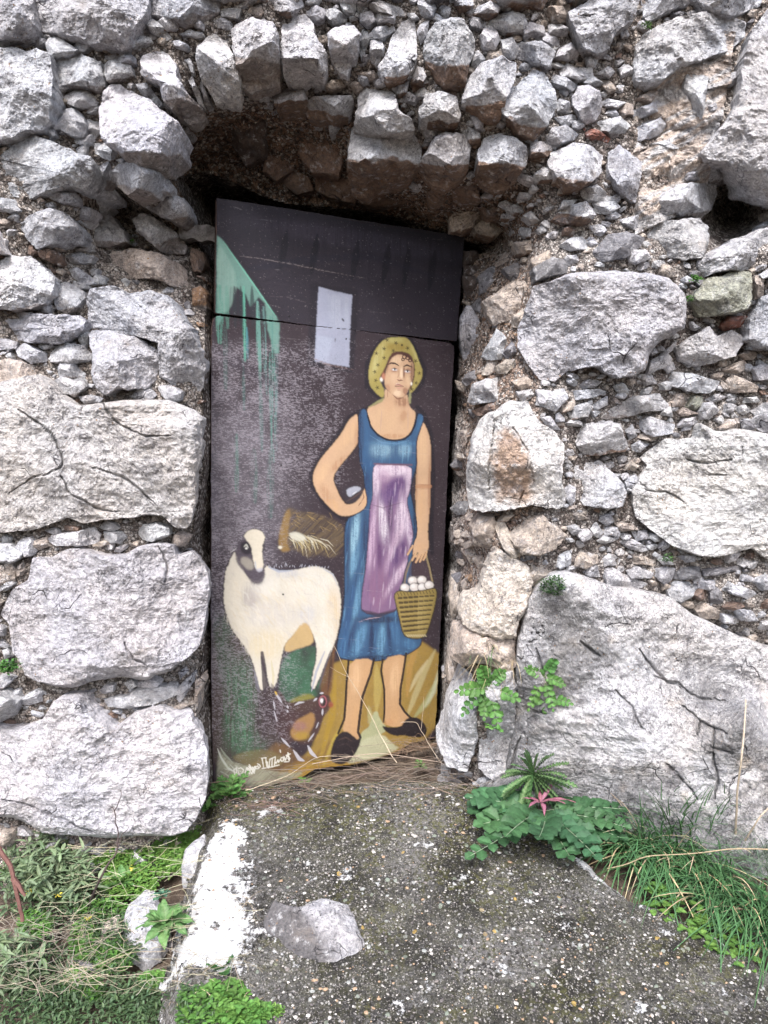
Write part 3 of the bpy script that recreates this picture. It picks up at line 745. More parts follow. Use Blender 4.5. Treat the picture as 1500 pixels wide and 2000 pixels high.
BIG = [
 ("915,950 918,900 925,850 945,815 972,805 1000,787 1030,788 1045,815 1060,832 1085,845 1100,870 1098,900 1100,985 1090,995 1040,985 985,992 942,997 920,990", 8, (.68, .67, .68),
  ["1000,835 1030,880 1045,940", "1025,960 1012,985", "965,820 958,900 956,960"]),
 # outline, protrusion, colour, cracks
 ("-60,760 0,740 30,735 70,725 90,740 105,760 155,790 200,785 245,780 300,780 335,780 385,800 403,820 400,880 392,930 390,980 380,1020 370,1038 345,1035 320,1010 290,1008 260,1015 230,1018 200,1020 165,1028 130,1018 100,1030 60,1043 0,1043 -60,1043", 8, (.62, .605, .60),
  ["35,800 70,825 105,845 113,870 122,900 118,912 60,935 20,960", "200,778 205,800 240,833 285,850 335,850", "180,915 230,930 270,950 305,990", "115,930 140,965 200,995 235,1000"]),
 ("0,1200 20,1150 50,1130 60,1085 90,1088 130,1067 160,1068 200,1082 245,1078 270,1065 300,1057 340,1060 350,1080 375,1075 400,1100 412,1120 410,1180 405,1230 395,1265 375,1285 340,1315 305,1320 290,1332 240,1328 190,1335 140,1345 110,1345 70,1335 45,1320 35,1295 20,1270 15,1220", 9, (.62, .62, .65),
  ["310,1065 330,1110 320,1140", "245,1255 260,1290 290,1303"]),
 ("-60,1425 0,1425 40,1420 80,1405 100,1370 115,1360 155,1357 165,1380 190,1400 225,1422 265,1390 295,1385 330,1388 350,1395 375,1390 385,1415 400,1440 410,1470 410,1510 408,1555 395,1590 370,1625 340,1635 290,1635 230,1642 180,1640 120,1635 80,1630 50,1610 20,1600 -60,1590", 9, (.60, .60, .64),
  ["0,1560 60,1575 120,1600 180,1625"]),
 ("1252,895 1300,858 1360,858 1370,830 1400,845 1440,840 1500,850 1640,850 1640,1080 1500,1090 1470,1070 1400,1085 1360,1080 1310,1060 1245,1010 1237,990 1240,960 1250,940 1270,910", 8, (.64, .64, .63),
  ["1340,895 1380,905 1430,895", "1260,955 1300,960 1340,985", "1380,930 1420,925"]),
]
def traced():
    out = []
    for ln in STONES.strip().splitlines():
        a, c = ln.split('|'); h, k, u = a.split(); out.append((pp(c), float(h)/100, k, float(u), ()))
    for c, h, k, cr in BIG: out.append((pp(c), h/100., k, 0.0, [pp(x) for x in cr]))
    return out
TR = traced()
def parea(p): return abs(0.5*np.sum(p[:, 0]*np.roll(p[:, 1], -1)-np.roll(p[:, 0], -1)*p[:, 1]))
order = sorted(range(len(TR)), key=lambda i: -parea(TR[i][0]))
OUT_POLY = pp("1012,1255 1028,1180 1048,1150 1078,1122 1110,1118 1150,1130 1200,1150 1260,1155 1310,1170 1350,1200 1430,1240 1500,1265 1640,1300 1700,1760 1500,1730 1300,1680 1150,1630 980,1590 945,1560 955,1530 990,1510 1005,1430 1008,1345")
# occupancy mask (2 px cells) used to scatter the small rubble between the traced stones
ox0, oy0, ost = -420, -320, 2.0
mw, mh = int(2340/ost), int(2100/ost)
occ = np.zeros((mh, mw), bool)
def stamp(poly, test=False, grow=0):
    mn = ((poly.min(0)-grow-[ox0, oy0])/ost).astype(int); mx = ((poly.max(0)+grow-[ox0, oy0])/ost).astype(int)+1
    mn = np.maximum(mn, 0); mx = np.minimum(mx, [mw-1, mh-1])
    if (mx <= mn).any(): return 1.0
    X, Y = np.meshgrid(np.arange(mn[0], mx[0])*ost+ox0+1, np.arange(mn[1], mx[1])*ost+oy0+1)
    I = inside(poly, X, Y); sub = occ[mn[1]:mx[1], mn[0]:mx[0]]
    if test: return (sub & I).sum()/max(1, I.sum())
    sub |= I
for p, *_ in TR: stamp(p)
stamp(OUT_POLY); stamp(OPEN)
stamp(pp("350,335 380,255 450,200 530,230 690,300 820,385 930,400 985,480 900,500 380,440")) # the bare vault
stamp(pp("1385,320 1470,330 1485,470 1380,485 1375,420"))
stamp(pp("222,380 262,378 270,415 255,440 225,420"))
STRATA = pp('1236,100 1250,60 1400,90 1448,80 1445,200 1425,240 1375,300 1395,330 1370,362 1300,372 1246,418 1236,380 1244,300 1222,240')
stamp(STRATA)
small = MB(); nseed = 5000; nfill = 0
def rubble(cx, cy, r, strata=0):
    global nseed, nfill
    k = random.randint(4, 7); asp = random.uniform(1.0, 2.8); rot = random.gauss(0, .35) + strata
    a = np.sort(rng.uniform(0, 2*math.pi, k)); a = np.arange(k)*2*math.pi/k + rng.uniform(-.45, .45, k)
    x = np.cos(a)*r*math.sqrt(asp)*rng.uniform(.75, 1.1, k); y = np.sin(a)*r/math.sqrt(asp)*rng.uniform(.75, 1.1, k)
    poly = np.stack([cx+x*math.cos(rot)-y*math.sin(rot), cy+x*math.sin(rot)+y*math.cos(rot)], -1)
    if stamp(poly, True) > .10: return
    stamp(poly, False); nseed += 1; nfill += 1
    kk = random.random(); col = 'w' if kk < .38 else 'g' if kk < .68 else 't' if kk < .93 else 'd' if kk < .95 else 'b'
    if 880 < cx < 1060 and 470 < cy < 1300: col = random.choice('ttvbdto')
    if cx > 1215 and cy < 420: col = random.choice('gtgtvd')
    if cx < 0 or cx > 1500 or cy < 0: out_ = True
    else: out_ = False
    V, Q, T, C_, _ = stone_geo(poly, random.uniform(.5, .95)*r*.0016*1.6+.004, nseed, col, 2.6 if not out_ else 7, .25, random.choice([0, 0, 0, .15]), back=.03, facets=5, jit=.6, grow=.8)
    small.add(V, Q, T, C_)
for r, tries in ((62, 240), (44, 300), (30, 400), (21, 900), (14, 3500), (9.5, 5500), (6.5, 4500), (4.6, 2500)):
    for _ in range(tries):
        if r > 25:
            cx, cy = random.uniform(-400, 1900), random.uniform(-300, 1750)
            if -20 < cx < 1520 and -20 < cy: continue
        elif r > 12: cx, cy = random.uniform(-300, 1800), random.uniform(-250, 1720)
        else: cx, cy = random.uniform(-30, 1530), random.uniform(-20, 1680)
        if r < 12 and random.random() < .25: continue
        rubble(cx, cy, r*random.uniform(.85, 1.15), -.45 if (cx > 1215 and cy < 420) else 0)
print('fillers', nfill)
RUST = pp("960,955 958,900 968,850 985,835 1005,840 1030,885 1045,940 1048,970 1025,985 975,980")
def rust(px, py, C_):
    d, _ = segdist(np.concatenate([RUST, RUST[:1]]), px, py); d = np.where(inside(RUST, px, py), d, -d)
    m = (sm(-8, 16, d+14*noise2(px/18., py/18., 4))*.85)[..., None]; return C_*(1-m)+m*np.array([.44, .30, .21])
for rank, i in enumerate(order):
    poly, H, k, u, cr = TR[i]
    mnx, mxx = poly[:, 0].min(), poly[:, 0].max()
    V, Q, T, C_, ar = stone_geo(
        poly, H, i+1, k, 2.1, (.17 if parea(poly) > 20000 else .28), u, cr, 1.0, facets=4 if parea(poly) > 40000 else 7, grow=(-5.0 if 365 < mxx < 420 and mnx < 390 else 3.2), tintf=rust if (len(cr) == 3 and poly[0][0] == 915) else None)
    if rank < 100:
        mesh('stone', V, Q, T, M_STONE, wall, C_)
    else: small.add(V, Q, T, C_)
def stint(px, py, C_):
    a = noise2((px*.86-py*.5)/60., (px*.5+py*.86)/9., 3, 4); m = sm(-.15, .2, a)[..., None]; return np.array([.58, .50, .44])*(1-m)+m*np.array([.60, .60, .61])
for k, (sy0, sy1) in enumerate(((60, 190), (165, 262), (238, 318), (296, 420))):
    X_ = STRATA[(STRATA[:, 1] >= 0)]; pl = [(1238+(0, 22, -6, 16)[k], sy0+62), (1300, sy0+24), (1372, sy0-4), (1432-14*k, sy0+4), (1424-16*k, sy1-28), (1330, sy1-6), (1244+(14, -4, 20, 0)[k], sy1+34)]
    V, Q, T, C_, _ = stone_geo(np.array(pl, float), .012, 900+k, 't', 2.4, .2, 0, (), 1.35, .2, stint, facets=0, back=.1, edge0=.8); small.add(V, Q, T, C_)
so = small.build('small_stones', M_STONE, wall); so['kind'] = 'stuff'
# ------------------------------------------------------------------ bedrock outcrop right of the doorway
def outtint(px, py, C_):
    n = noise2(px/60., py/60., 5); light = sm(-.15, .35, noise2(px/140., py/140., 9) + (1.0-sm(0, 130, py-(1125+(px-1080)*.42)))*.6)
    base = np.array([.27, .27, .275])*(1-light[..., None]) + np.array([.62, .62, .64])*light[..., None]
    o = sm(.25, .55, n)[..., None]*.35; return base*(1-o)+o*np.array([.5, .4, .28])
ocr = [pp(s) for s in ("1130,1255 1160,1275 1175,1280", "1205,1350 1235,1385 1258,1425", "1280,1320 1340,1345 1370,1365 1415,1372", "1335,1380 1375,1410 1420,1435", "1370,1405 1362,1430", "1393,1420 1392,1460", "1385,1460 1430,1472", "1050,1265 1055,1300 1065,1330", "1300,1490 1340,1530 1365,1560", "1390,1470 1402,1520 1395,1560", "1250,1270 1262,1290 1300,1330 1330,1345", "960,1530 1000,1500 1015,1440","1040,1385 1065,1395")]
bed = thing('bedrock_outcrop', 'large slanting grey bedrock slab at the foot of the wall, right of the door', 'rock', (.7, 2.2, 0))
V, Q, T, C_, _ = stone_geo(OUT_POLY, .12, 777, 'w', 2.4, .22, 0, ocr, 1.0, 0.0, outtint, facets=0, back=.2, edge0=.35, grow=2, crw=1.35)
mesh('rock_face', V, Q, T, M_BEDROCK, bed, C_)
# ================================================================== painted board door
ST = 1.25
DX, DY = np.meshgrid(np.arange(408, 912, ST), np.arange(382, 1546, ST))
IMG = np.zeros(DX.shape+(3,), np.float32)
def sr(c): c = np.asarray(c, float)/255; return np.where(c <= .04045, c/12.92, ((c+.055)/1.055)**2.4)
def blur(m, k):
    for _ in range(k):
        m = (np.pad(m, ((1, 1), (0, 0)), 'edge')[:-2]+2*m+np.pad(m, ((1, 1), (0, 0)), 'edge')[2:])/4
        m = (np.pad(m, ((0, 0), (1, 1)), 'edge')[:, :-2]+2*m+np.pad(m, ((0, 0), (1, 1)), 'edge')[:, 2:])/4
    return m
FN = noise2(DX/3.0, DY/3.0, 1, 3); BN = noise2(DX/25., DY/25., 2, 4); VN = noise2(DX/2.2, DY/60., 3, 3); HN = noise2(DX/4.2, DY/1.2, 4, 3); DN = noise2((DX+DY)/3., (DX-DY)/40., 6, 3)
NSE = noise2(DX/1.4, DY/1.3, 8, 2)
def smooth_poly(p, it=1):
    for _ in range(it):
        q = np.roll(p, -1, 0); p = np.stack([.75*p+.25*q, .25*p+.75*q], 1).reshape(-1, 2)
    return p
def win(mn, mx, m=8):
    i0 = max(0, int((mn[1]-m-382)/ST)); i1 = min(DX.shape[0], int((mx[1]+m-382)/ST)+1)
    j0 = max(0, int((mn[0]-m-408)/ST)); j1 = min(DX.shape[1], int((mx[0]+m-408)/ST)+1)
    return slice(i0, i1), slice(j0, j1)
def put(sl, m, col, var=.08):
    col = sr(col) if not callable(col) else col(sl)
    if np.ndim(col) == 1: col = col*(1+var*(FN[sl]+BN[sl]))[..., None]
    IMG[sl] = IMG[sl]*(1-m[..., None]) + col*m[..., None]
def poly(s, col, soft=1, a=1.0, it=2, edge=1.2, tex=None, clip=None, var=.08, outline=None, ow=3):
    p = pp(s) if isinstance(s, str) else s
    if it: p = smooth_poly(p, it)
    sl = win(p.min(0), p.max(0), 10+soft*2)
    m = inside(p, DX[sl]+edge*FN[sl], DY[sl]+edge*BN[sl]).astype(float)
    if clip is not None: m = m*clip[sl]
    if soft: m = blur(m, soft)
    if tex is not None: m = m*np.clip(tex[sl], 0, 1)
    if outline is not None: stroke(np.concatenate([p, p[:1]]), ow, outline, .9, taper=0)
    put(sl, m*a, col, var)
def pmask(s, it=2, soft=1):
    p = smooth_poly(pp(s), it); return blur(inside(p, DX, DY).astype(float), soft)
def stroke(s, wd, col, a=1.0, taper=1, soft=1.0, dry=0.0, clip=None):
    p = pp(s) if isinstance(s, str) else np.asarray(s)
    sl = win(p.min(0), p.max(0), wd+4)
    d, t = segdist(p, DX[sl]+.6*FN[sl], DY[sl])
    w_ = wd/2*(1-taper*.75*np.abs(2*t-1)**2)
    m = np.clip((w_-d)/soft+.5, 0, 1)
    if dry: m = m*sm(-.5+dry, .1+dry, (VN[sl] if abs(p[-1][1]-p[0][1]) > 1.5*abs(p[-1][0]-p[0][0]) else HN[sl])+NSE[sl]*.5)
    if clip is not None: m = m*clip[sl]
    put(sl, m*a, col, .05)
def blob(cx, cy, rx, ry, col, a=.5, rot=0, clip=None, tex=None):
    c_, s_ = math.cos(rot), math.sin(rot); R = max(rx, ry)*1.6
    sl = win((cx-R, cy-R), (cx+R, cy+R))
    x = (DX[sl]-cx)*c_+(DY[sl]-cy)*s_; y = -(DX[sl]-cx)*s_+(DY[sl]-cy)*c_
    m = np.minimum(1, 2.0*np.exp(-((x/rx)**2+(y/ry)**2)*1.6))*a
    if rx*ry > 60: m = m*np.clip(.85+.9*VN[sl]+.5*NSE[sl], 0, 1)
    if clip is not None: m = m*clip[sl]
    if tex is not None: m = m*np.clip(tex[sl], 0, 1)
    put(sl, m, col, .04)
full = (slice(0, DX.shape[0]), slice(0, DX.shape[1])); one = np.ones(DX.shape)
# --- ground colours of the picture
seam = 612+(DX-420)*.1195
put(full, one, (56, 46, 53), .10)
up = blur((DY < seam).astype(float), 1)
put(full, up*.85, (46, 42, 53), .10)
put(full, up*sm(560, 400, DY-(DX-420)*.16)*.75, (28, 28, 38), .1)
blob(700, 468, 220, 22, (66, 62, 76), .6, .16); blob(740, 520, 170, 22, (60, 54, 64), .5, .16)
for x in (560, 620, 700, 760, 800, 850): stroke([(x, 430+(x-420)*.14), (x-12, 506+(x-420)*.14)], 14, (22, 22, 32), .7, soft=3)
stroke("440,535 520,520 620,505 720,500 890,552", 16, (36, 36, 50), .5, soft=6)
stroke("466,500 510,505 580,518 640,530 712,543", 2.2, (150, 140, 140), .55, dry=.15)
stroke("500,577 560,580 640,602 760,612", 1.6, (120, 112, 118), .45, dry=.2)
stroke("455,404 472,410", 2.5, (120, 116, 122), .6, dry=.1); stroke("500,428 535,432", 1.6, (105, 102, 112), .5, dry=.1)
# worn grey veil over the lower left
put(full, (sm(640, 700, DY)*sm(640, 500, DX)*sm(1500, 1250, DY)*(.16+.3*BN)+.34*sm(740, 860, DY)*sm(640, 470, DX)*sm(1120, 980, DY)).clip(0, 1), (134, 130, 140), .1)
# green eaves and their drips
poly("424,460 435,469 493,550 541,620 546,632 545,690 536,690 530,668 522,640 518,592 505,580 490,600 480,575 462,560 450,560 440,612 424,640", (112, 152, 142), 2, .95, 0)
poly("424,474 440,492 466,545 450,610 424,610", (136, 168, 158), 3, .8, 1, tex=.9+VN*.5)
for x0, x1, y0, y1, w_, a, c in ((428, 430, 560, 668, 16, .75, (92, 150, 134)), (443, 445, 560, 640, 9, .55, (90, 146, 130)), (476, 479, 560, 705, 6.5, .9, (98, 170, 150)), (482, 484, 640, 700, 5, .7, (80, 150, 160)),
                         (503, 508, 590, 740, 9, .85, (110, 160, 150)), (514, 520, 600, 770, 8, .7, (106, 150, 146)), (530, 534, 620, 900, 13, .80, (92, 140, 132)), (541, 540, 640, 880, 4, .6, (110, 150, 150)),
                         (475, 477, 700, 800, 6, .35, (80, 130, 125)), (509, 512, 740, 880, 8, .4, (80, 128, 122)), (462, 462, 850, 960, 10, .45, (84, 140, 126)), (496, 497, 880, 980, 14, .3, (84, 132, 120)), (528, 528, 880, 1010, 14, .35, (84, 126, 120)), (440, 441, 640, 760, 10, .25, (90, 140, 130))):
    stroke([(x0, y0), (x1, y1)], w_, c, a, taper=.6, soft=2.5, dry=.05)
for x in (458, 470, 492): stroke([(x, 560), (x+2, 640)], 9, (44, 50, 56), .75, soft=3)
stroke("436,472 493,552 540,620", 3, (120, 190, 168), .7); stroke("442,470 499,548 548,622", 7, (40, 36, 44), .5, soft=3)
stroke("425,690 470,712 500,730 545,760", 26, (70, 64, 74), .55, soft=8)
# window
poly("606,552 700,565 697,640 690,728 600,715", (38, 34, 44), 4, .85, 0)
poly("622,560 688,576 684,640 682,717 614,706 618,640", (163, 168, 188), 1, 1, 0, edge=1.5)
poly("640,572 682,580 680,640 645,640", (178, 184, 200), 3, .6, 0, tex=.6+VN); poly("618,655 650,660 640,706 616,702", (176, 184, 204), 2, .7, 0)
stroke("612,700 640,712 690,722", 4, (130, 105, 100), .6, dry=.05); stroke("668,622 672,628", 4, (60, 60, 70), .8); stroke("655,660 654,668", 2, (70, 70, 80), .7); stroke("675,661 677,663", 4, (30, 30, 34), 1)
# --- hay, meadow and ground behind the figures
poly("562,988 580,998 612,1002 645,1010 676,1030 674,1070 650,1094 622,1080 606,1094 588,1078 566,1072 548,1080 543,1055 550,1025 556,1000", (112, 96, 72), 5, .75, 2, tex=.7+DN*1.2)
poly("556,1000 568,992 564,1030 560,1065 570,1076 546,1078 543,1050", (150, 120, 70), 3, .8, 1)
poly("540,1020 575,1050 600,1070", (150, 120, 70), 3, .4, 1)
for k in range(60):
    x = random.uniform(562, 625); y = 1042+(x-562)*.15+random.uniform(-4, 10); L_ = random.uniform(20, 46); a = random.uniform(.25, 1.1)
    stroke([(x, y), (x+L_*math.cos(a)*.6, y+L_*math.sin(a)*.45), (x+L_*math.cos(a+.15), y+L_*math.sin(a+.15))], random.uniform(1, 2.4), random.choice([(210, 204, 178), (190, 172, 120), (96, 78, 52), (222, 218, 200)]), .7)
for k in range(40):
    x = random.uniform(565, 665); y = random.uniform(1000, 1045); stroke([(x, y), (x+random.uniform(5, 20), y+random.uniform(-3, 12))], 1.4, random.choice([(96, 78, 52), (176, 150, 96)]), .5)
poly("563,1040 580,1038 600,1048 590,1058 570,1054", (214, 212, 196), 2, .85, 1)
# lower ground: ochre on the right, brown and green on the left
poly("650,1285 880,1240 870,1445 660,1500 600,1530 540,1540 545,1500 600,1480 630,1400 648,1330", (158, 130, 66), 5, .95, 1)
poly("420,1210 480,1210 520,1300 540,1370 560,1480 520,1530 415,1540 415,1300", (78, 66, 62), 6, .8, 1)
poly("545,1290 590,1262 655,1262 640,1330 610,1370 560,1390 545,1370", (66, 110, 84), 4, .85, 1, tex=.85+BN)
poly("560,1370 605,1350 625,1375 600,1392 570,1388", (148, 134, 56), 4, .7, 1)
for (x, y, rx, ry, a) in ((455, 1225, 22, 18, .35), (470, 1330, 26, 50, .75), (480, 1400, 24, 60, .75), (455, 1420, 22, 45, .6), (485, 1455, 40, 24, .6), (440, 1290, 18, 50, .4), (430, 1235, 14, 40, .4), (515, 1275, 20, 30, .3)):
    blob(x, y, rx, ry, (72, 116, 88), a, tex=.8+NSE*.5+DN*.6)
for k in range(34):
    x = random.uniform(432, 500); y = random.uniform(1300, 1400); stroke([(x, y), (x+random.uniform(0, 10), y+40), (x+random.uniform(5, 24), y+random.uniform(60, 90))], random.uniform(2, 5), random.choice([(92, 144, 108), (70, 116, 86), (110, 140, 116), (58, 92, 72)]), .45, dry=.05)
poly("545,1440 600,1490 660,1430 700,1500 600,1545 500,1545 480,1500 510,1480", (122, 92, 58), 6, .75, 1, tex=.9+DN*.5)
poly("560,1500 610,1485 690,1480 680,1500 600,1520 570,1525", (176, 140, 64), 4, .8, 1)
poly("428,1462 436,1476 455,1490 500,1500 560,1510 600,1505 560,1530 520,1545 430,1545 422,1520", (168, 170, 148), 3, .8, 1, tex=.85+DN*.6)
poly("470,1470 520,1462 560,1480 545,1500 490,1500 450,1482", (128, 118, 80), 4, .6, 1)
stroke("425,1462 432,1480 445,1500 470,1515", 4, (205, 210, 200), .85); stroke("430,1460 440,1475 455,1490", 4, (160, 170, 150), .7)
# pale strokes on the ochre
for s, c, w_ in (("795,1400 810,1360 830,1310 850,1270", (188, 178, 132), 12), ("800,1350 815,1320 835,1290", (200, 190, 150), 8), ("810,1400 835,1370 852,1330", (170, 176, 128), 12), ("820,1250 800,1300 795,1360", (180, 142, 80), 12),
                ("735,1300 738,1340 735,1390", (182, 164, 96), 16), ("720,1380 725,1410 745,1440", (178, 176, 130), 12), ("665,1420 650,1450 632,1495", (186, 166, 76), 8), ("830,1380 848,1350 856,1310", (198, 200, 170), 8), ("640,1440 625,1480 600,1500", (168, 140, 60), 8), ("655,1320 648,1400 630,1460", (166, 136, 50), 12)):
    stroke(s, w_, c, .7, soft=4, dry=.0)
poly("728,1392 737,1388 742,1405 755,1420 750,1432 725,1440 712,1455 698,1462 700,1440 708,1428 722,1418", (176, 180, 142), 1, .95, 1)
poly("700,1450 720,1440 745,1432 770,1455 782,1462 745,1478 700,1488 675,1492 690,1475", (190, 190, 158), 2, .95, 1)
# --- hen
poly("538,1345 550,1352 560,1372 585,1370 620,1362 640,1350 648,1375 640,1390 632,1400 625,1425 610,1450 590,1455 575,1445 560,1455 545,1440 536,1415 534,1380", (74, 54, 54), 2, .95, 1)
poly("590,1400 612,1388 616,1410 600,1438 580,1448 565,1435 575,1410", (168, 130, 82), 3, .9, 1); blob(585, 1418, 14, 10, (150, 110, 110), .7); blob(590, 1437, 16, 8, (170, 140, 60), .8)
poly("622,1350 632,1300 645,1255 656,1260 650,1310 648,1350 640,1360", (112, 78, 52), 3, .85, 1); stroke("648,1270 645,1310 640,1350", 6, (60, 44, 42), .6, soft=2)
for k in range(26):
    x = random.uniform(500, 560); y = random.uniform(1350, 1440); stroke([(x, y), (x+random.uniform(-4, 4), y+26)], 3, (56, 46, 52), .4, dry=.05)
blob(520, 1400, 28, 55, (58, 46, 52), .85, tex=.9+NSE*.4)
blob(632, 1372, 11, 12, (84, 56, 56), .9); blob(646, 1376, 5, 6, (150, 80, 62), .9)
for s, w_ in (("537,1352 551,1373", 4.5), ("534,1368 537,1386", 3), ("535,1388 541,1409", 3), ("575,1377 584,1372 594,1371", 4), ("612,1369 619,1363", 4), ("549,1441 566,1459", 4.5), ("573,1465 584,1482 594,1486", 7), ("601,1456 608,1470 619,1480", 7), ("630,1384 629,1397", 4), ("622,1410 617,1422", 2.5), ("614,1431 601,1449", 3), ("624,1354 632,1353", 4), ("560,1381 563,1380", 7), ("560,1389 563,1389", 6)):
    stroke(s, w_, (190, 188, 196), .95)
stroke("537,1350 541,1358", 4, (206, 170, 70), .9)
for t in range(0, 360, 24):
    a = math.radians(t); stroke([(630+7*math.cos(a), 1370+11*math.sin(a)), (630+7*math.cos(a+.45), 1370+11*math.sin(a+.45))], 2.5, (158, 92, 100), .9, taper=0)
blob(628, 1368, 3.2, 4.5, (240, 236, 240), 1.0); blob(633, 1372, 2.5, 6, (30, 26, 30), .9)
# --- wear: pale horizontal scratches and speckle where the dark paint has rubbed away, nail holes, drips
lum = IMG.mean(-1)
wearzone = np.clip(sm(640, 900, DY)*sm(620, 440, DX)*1.1 + .9*sm(700, 640, DX)*sm(650, 700, DY)*sm(1010, 900, DY) + .35*sm(1150, 1300, DY)*sm(620, 560, DX) + .25*(DY > seam), 0, 1)*sm(1560, 1380, DY)
sp = sm(.28, .50, NSE*.45+HN*.85+wearzone*.42+BN*.3-.13)*sm(.42, .12, lum)*wearzone
put(full, np.clip(sp, 0, 1)*.46, (172, 166, 176), .1)
sp2 = sm(.42, .55, NSE*.8+HN*.3)*sm(.4, .15, lum); put(full, sp2*.35, (150, 142, 146), .1)
ds = sm(.28, .5, -NSE*.7-HN*.45)*wearzone; put(full, ds*.35, (44, 38, 46), .1)
put(full, sm(.35, .6, NSE+VN*.3)*.18*(lum > .15), (70, 60, 60), .1)
# --- sheep
bodyc = (216, 210, 196)
stroke("520,1110 560,1115 600,1104 640,1112 660,1140 667,1180 660,1240", 8, (50, 44, 56), .7, soft=3)
body = "452,1088 458,1076 464,1088 476,1112 482,1126 500,1136 514,1128 518,1104 530,1110 545,1116 580,1112 615,1105 640,1112 655,1128 664,1150 666,1185 662,1220 656,1248 650,1265 640,1288 630,1310 620,1332 613,1347 607,1342 610,1318 618,1290 619,1262 612,1240 600,1216 588,1222 575,1238 556,1258 549,1285 545,1312 540,1334 533,1345 525,1338 520,1312 515,1290 509,1270 512,1300 519,1322 520,1345 508,1348 503,1330 496,1300 485,1272 470,1252 455,1232 444,1205 437,1178 437,1150 440,1115"
BM = pmask(body, 1, 1)
poly(body, bodyc, 1, 1, 1, outline=(60, 52, 60), ow=4, edge=2)
poly("590,1216 602,1216 612,1240 613,1258 585,1266 556,1276 556,1258 572,1240", (196, 168, 120), 2, .95, 1)
for (x, y, rx, ry, c, a) in ((610, 1150, 50, 40, (224, 222, 216), .6), (470, 1170, 30, 60, (222, 214, 196), .6), (490, 1165, 18, 26, (150, 144, 150), .6), (560, 1180, 60, 40, (214, 206, 190), .5), (535, 1200, 60, 30, (196, 192, 196), .4), (650, 1200, 14, 50, (206, 178, 136), .6), (520, 1260, 40, 30, (212, 196, 162), .6), (560, 1120, 30, 10, (180, 182, 192), .6), (640, 1230, 16, 50, (228, 226, 220), .6), (600, 1200, 16, 18, (198, 198, 206), .6), (520, 1145, 30, 20, (222, 220, 214), .6)):
    blob(x, y, rx, ry, c, a, clip=BM)
stroke("512,1275 516,1310 517,1350", 10, (66, 56, 64), .9, soft=2, taper=.5); stroke("530,1290 534,1320 533,1345", 5, (206, 196, 160), .7); stroke("497,1310 505,1345", 6, (140, 138, 150), .6)
stroke("608,1350 618,1310 634,1272", 5, (168, 170, 184), .9); stroke("622,1345 632,1310 646,1270", 5, (90, 82, 92), .8); stroke("500,1330 506,1352", 8, (110, 106, 118), .6); stroke("530,1335 536,1350", 6, (90, 82, 90), .6)
for k in range(22):
    x = 522+k*5.6+random.uniform(-2, 2); y = 1110-2*math.sin(k/4.)+random.uniform(-2, 1); stroke([(x, y), (x+random.uniform(-3, 5), y-random.uniform(3, 9))], 1.5, (188, 190, 202), .75)
stroke("524,1108 545,1116 570,1115", 5, (170, 178, 194), .8); stroke("630,1110 650,1122 660,1145", 3, (170, 176, 190), .8)
for k in range(60):
    t = random.random(); x = 440+t*48; y = 1195+t*75+random.uniform(-6, 6); stroke([(x, y), (x+random.uniform(-4, 2), y+random.uniform(6, 14))], 1.4, (214, 208, 194), .5)
for k in range(260):
    x = random.uniform(440, 664); y = random.uniform(1115, 1250); l = random.uniform(8, 22); stroke([(x, y), (x+l*.5, y+l*.3), (x+l*.8, y+l)], random.uniform(1.5, 4), random.choice([(232, 228, 216), (206, 194, 168), (190, 184, 184), (222, 206, 174)]), .28, clip=BM, soft=2)
# head
poly("462,1070 470,1056 480,1050 492,1062 497,1085 500,1112 512,1116 517,1110 518,1125 512,1138 500,1142 488,1134 478,1118 466,1105 459,1090", (84, 76, 86), 2, .95, 1, tex=.95+NSE*.2)
poly("475,1046 485,1036 500,1033 512,1038 518,1050 514,1062 511,1075 513,1090 515,1108 508,1115 498,1112 494,1090 490,1068 480,1052", (222, 214, 196), 1, 1, 2, outline=(56, 50, 60), ow=2)
poly("466,1092 480,1086 494,1096 496,1114 480,1112", (168, 162, 150), 3, .85, 1)
poly("469,1060 482,1056 490,1066 492,1080 480,1084 470,1076", (40, 36, 44), 2, .9, 1); stroke("476,1068 481,1064 485,1070", 4, (190, 190, 180), .9); blob(481, 1071, 2.5, 2, (230, 230, 225), 1)
poly("513,1060 519,1062 517,1078 512,1082", (60, 54, 62), 1, .8, 1); poly("518,1054 535,1050 545,1062 530,1076 520,1072", (66, 58, 68), 3, .7, 1, tex=.8+NSE)
stroke("449,1080 457,1074 462,1070", 2, (200, 200, 200), .8); blob(547, 1069, 4, 3, (224, 220, 205), .9)
stroke("498,1095 500,1112", 3, (180, 186, 200), .7); poly("498,1112 514,1108 512,1116 504,1118", (190, 190, 200), 1, .8, 1); blob(502, 1135, 14, 8, (92, 86, 94), .7, tex=.8+NSE*.6)
# --- woman: dark contour first
for s in ("720,798 700,804 682,815 660,850 630,885 608,925 610,950 635,988 668,1012 704,1004 676,1015", "745,664 730,685 717,710 716,755 735,772 745,778", "800,660 815,690 830,722 824,750 810,768", "815,795 828,808 842,850 846,930 842,1030 844,1080", "720,798 735,788 750,782"):
    stroke(s, 9, (33, 28, 38), .85, taper=.2, soft=3)
skin = (204, 170, 138); skl = (216, 184, 150); skd = (150, 108, 84)
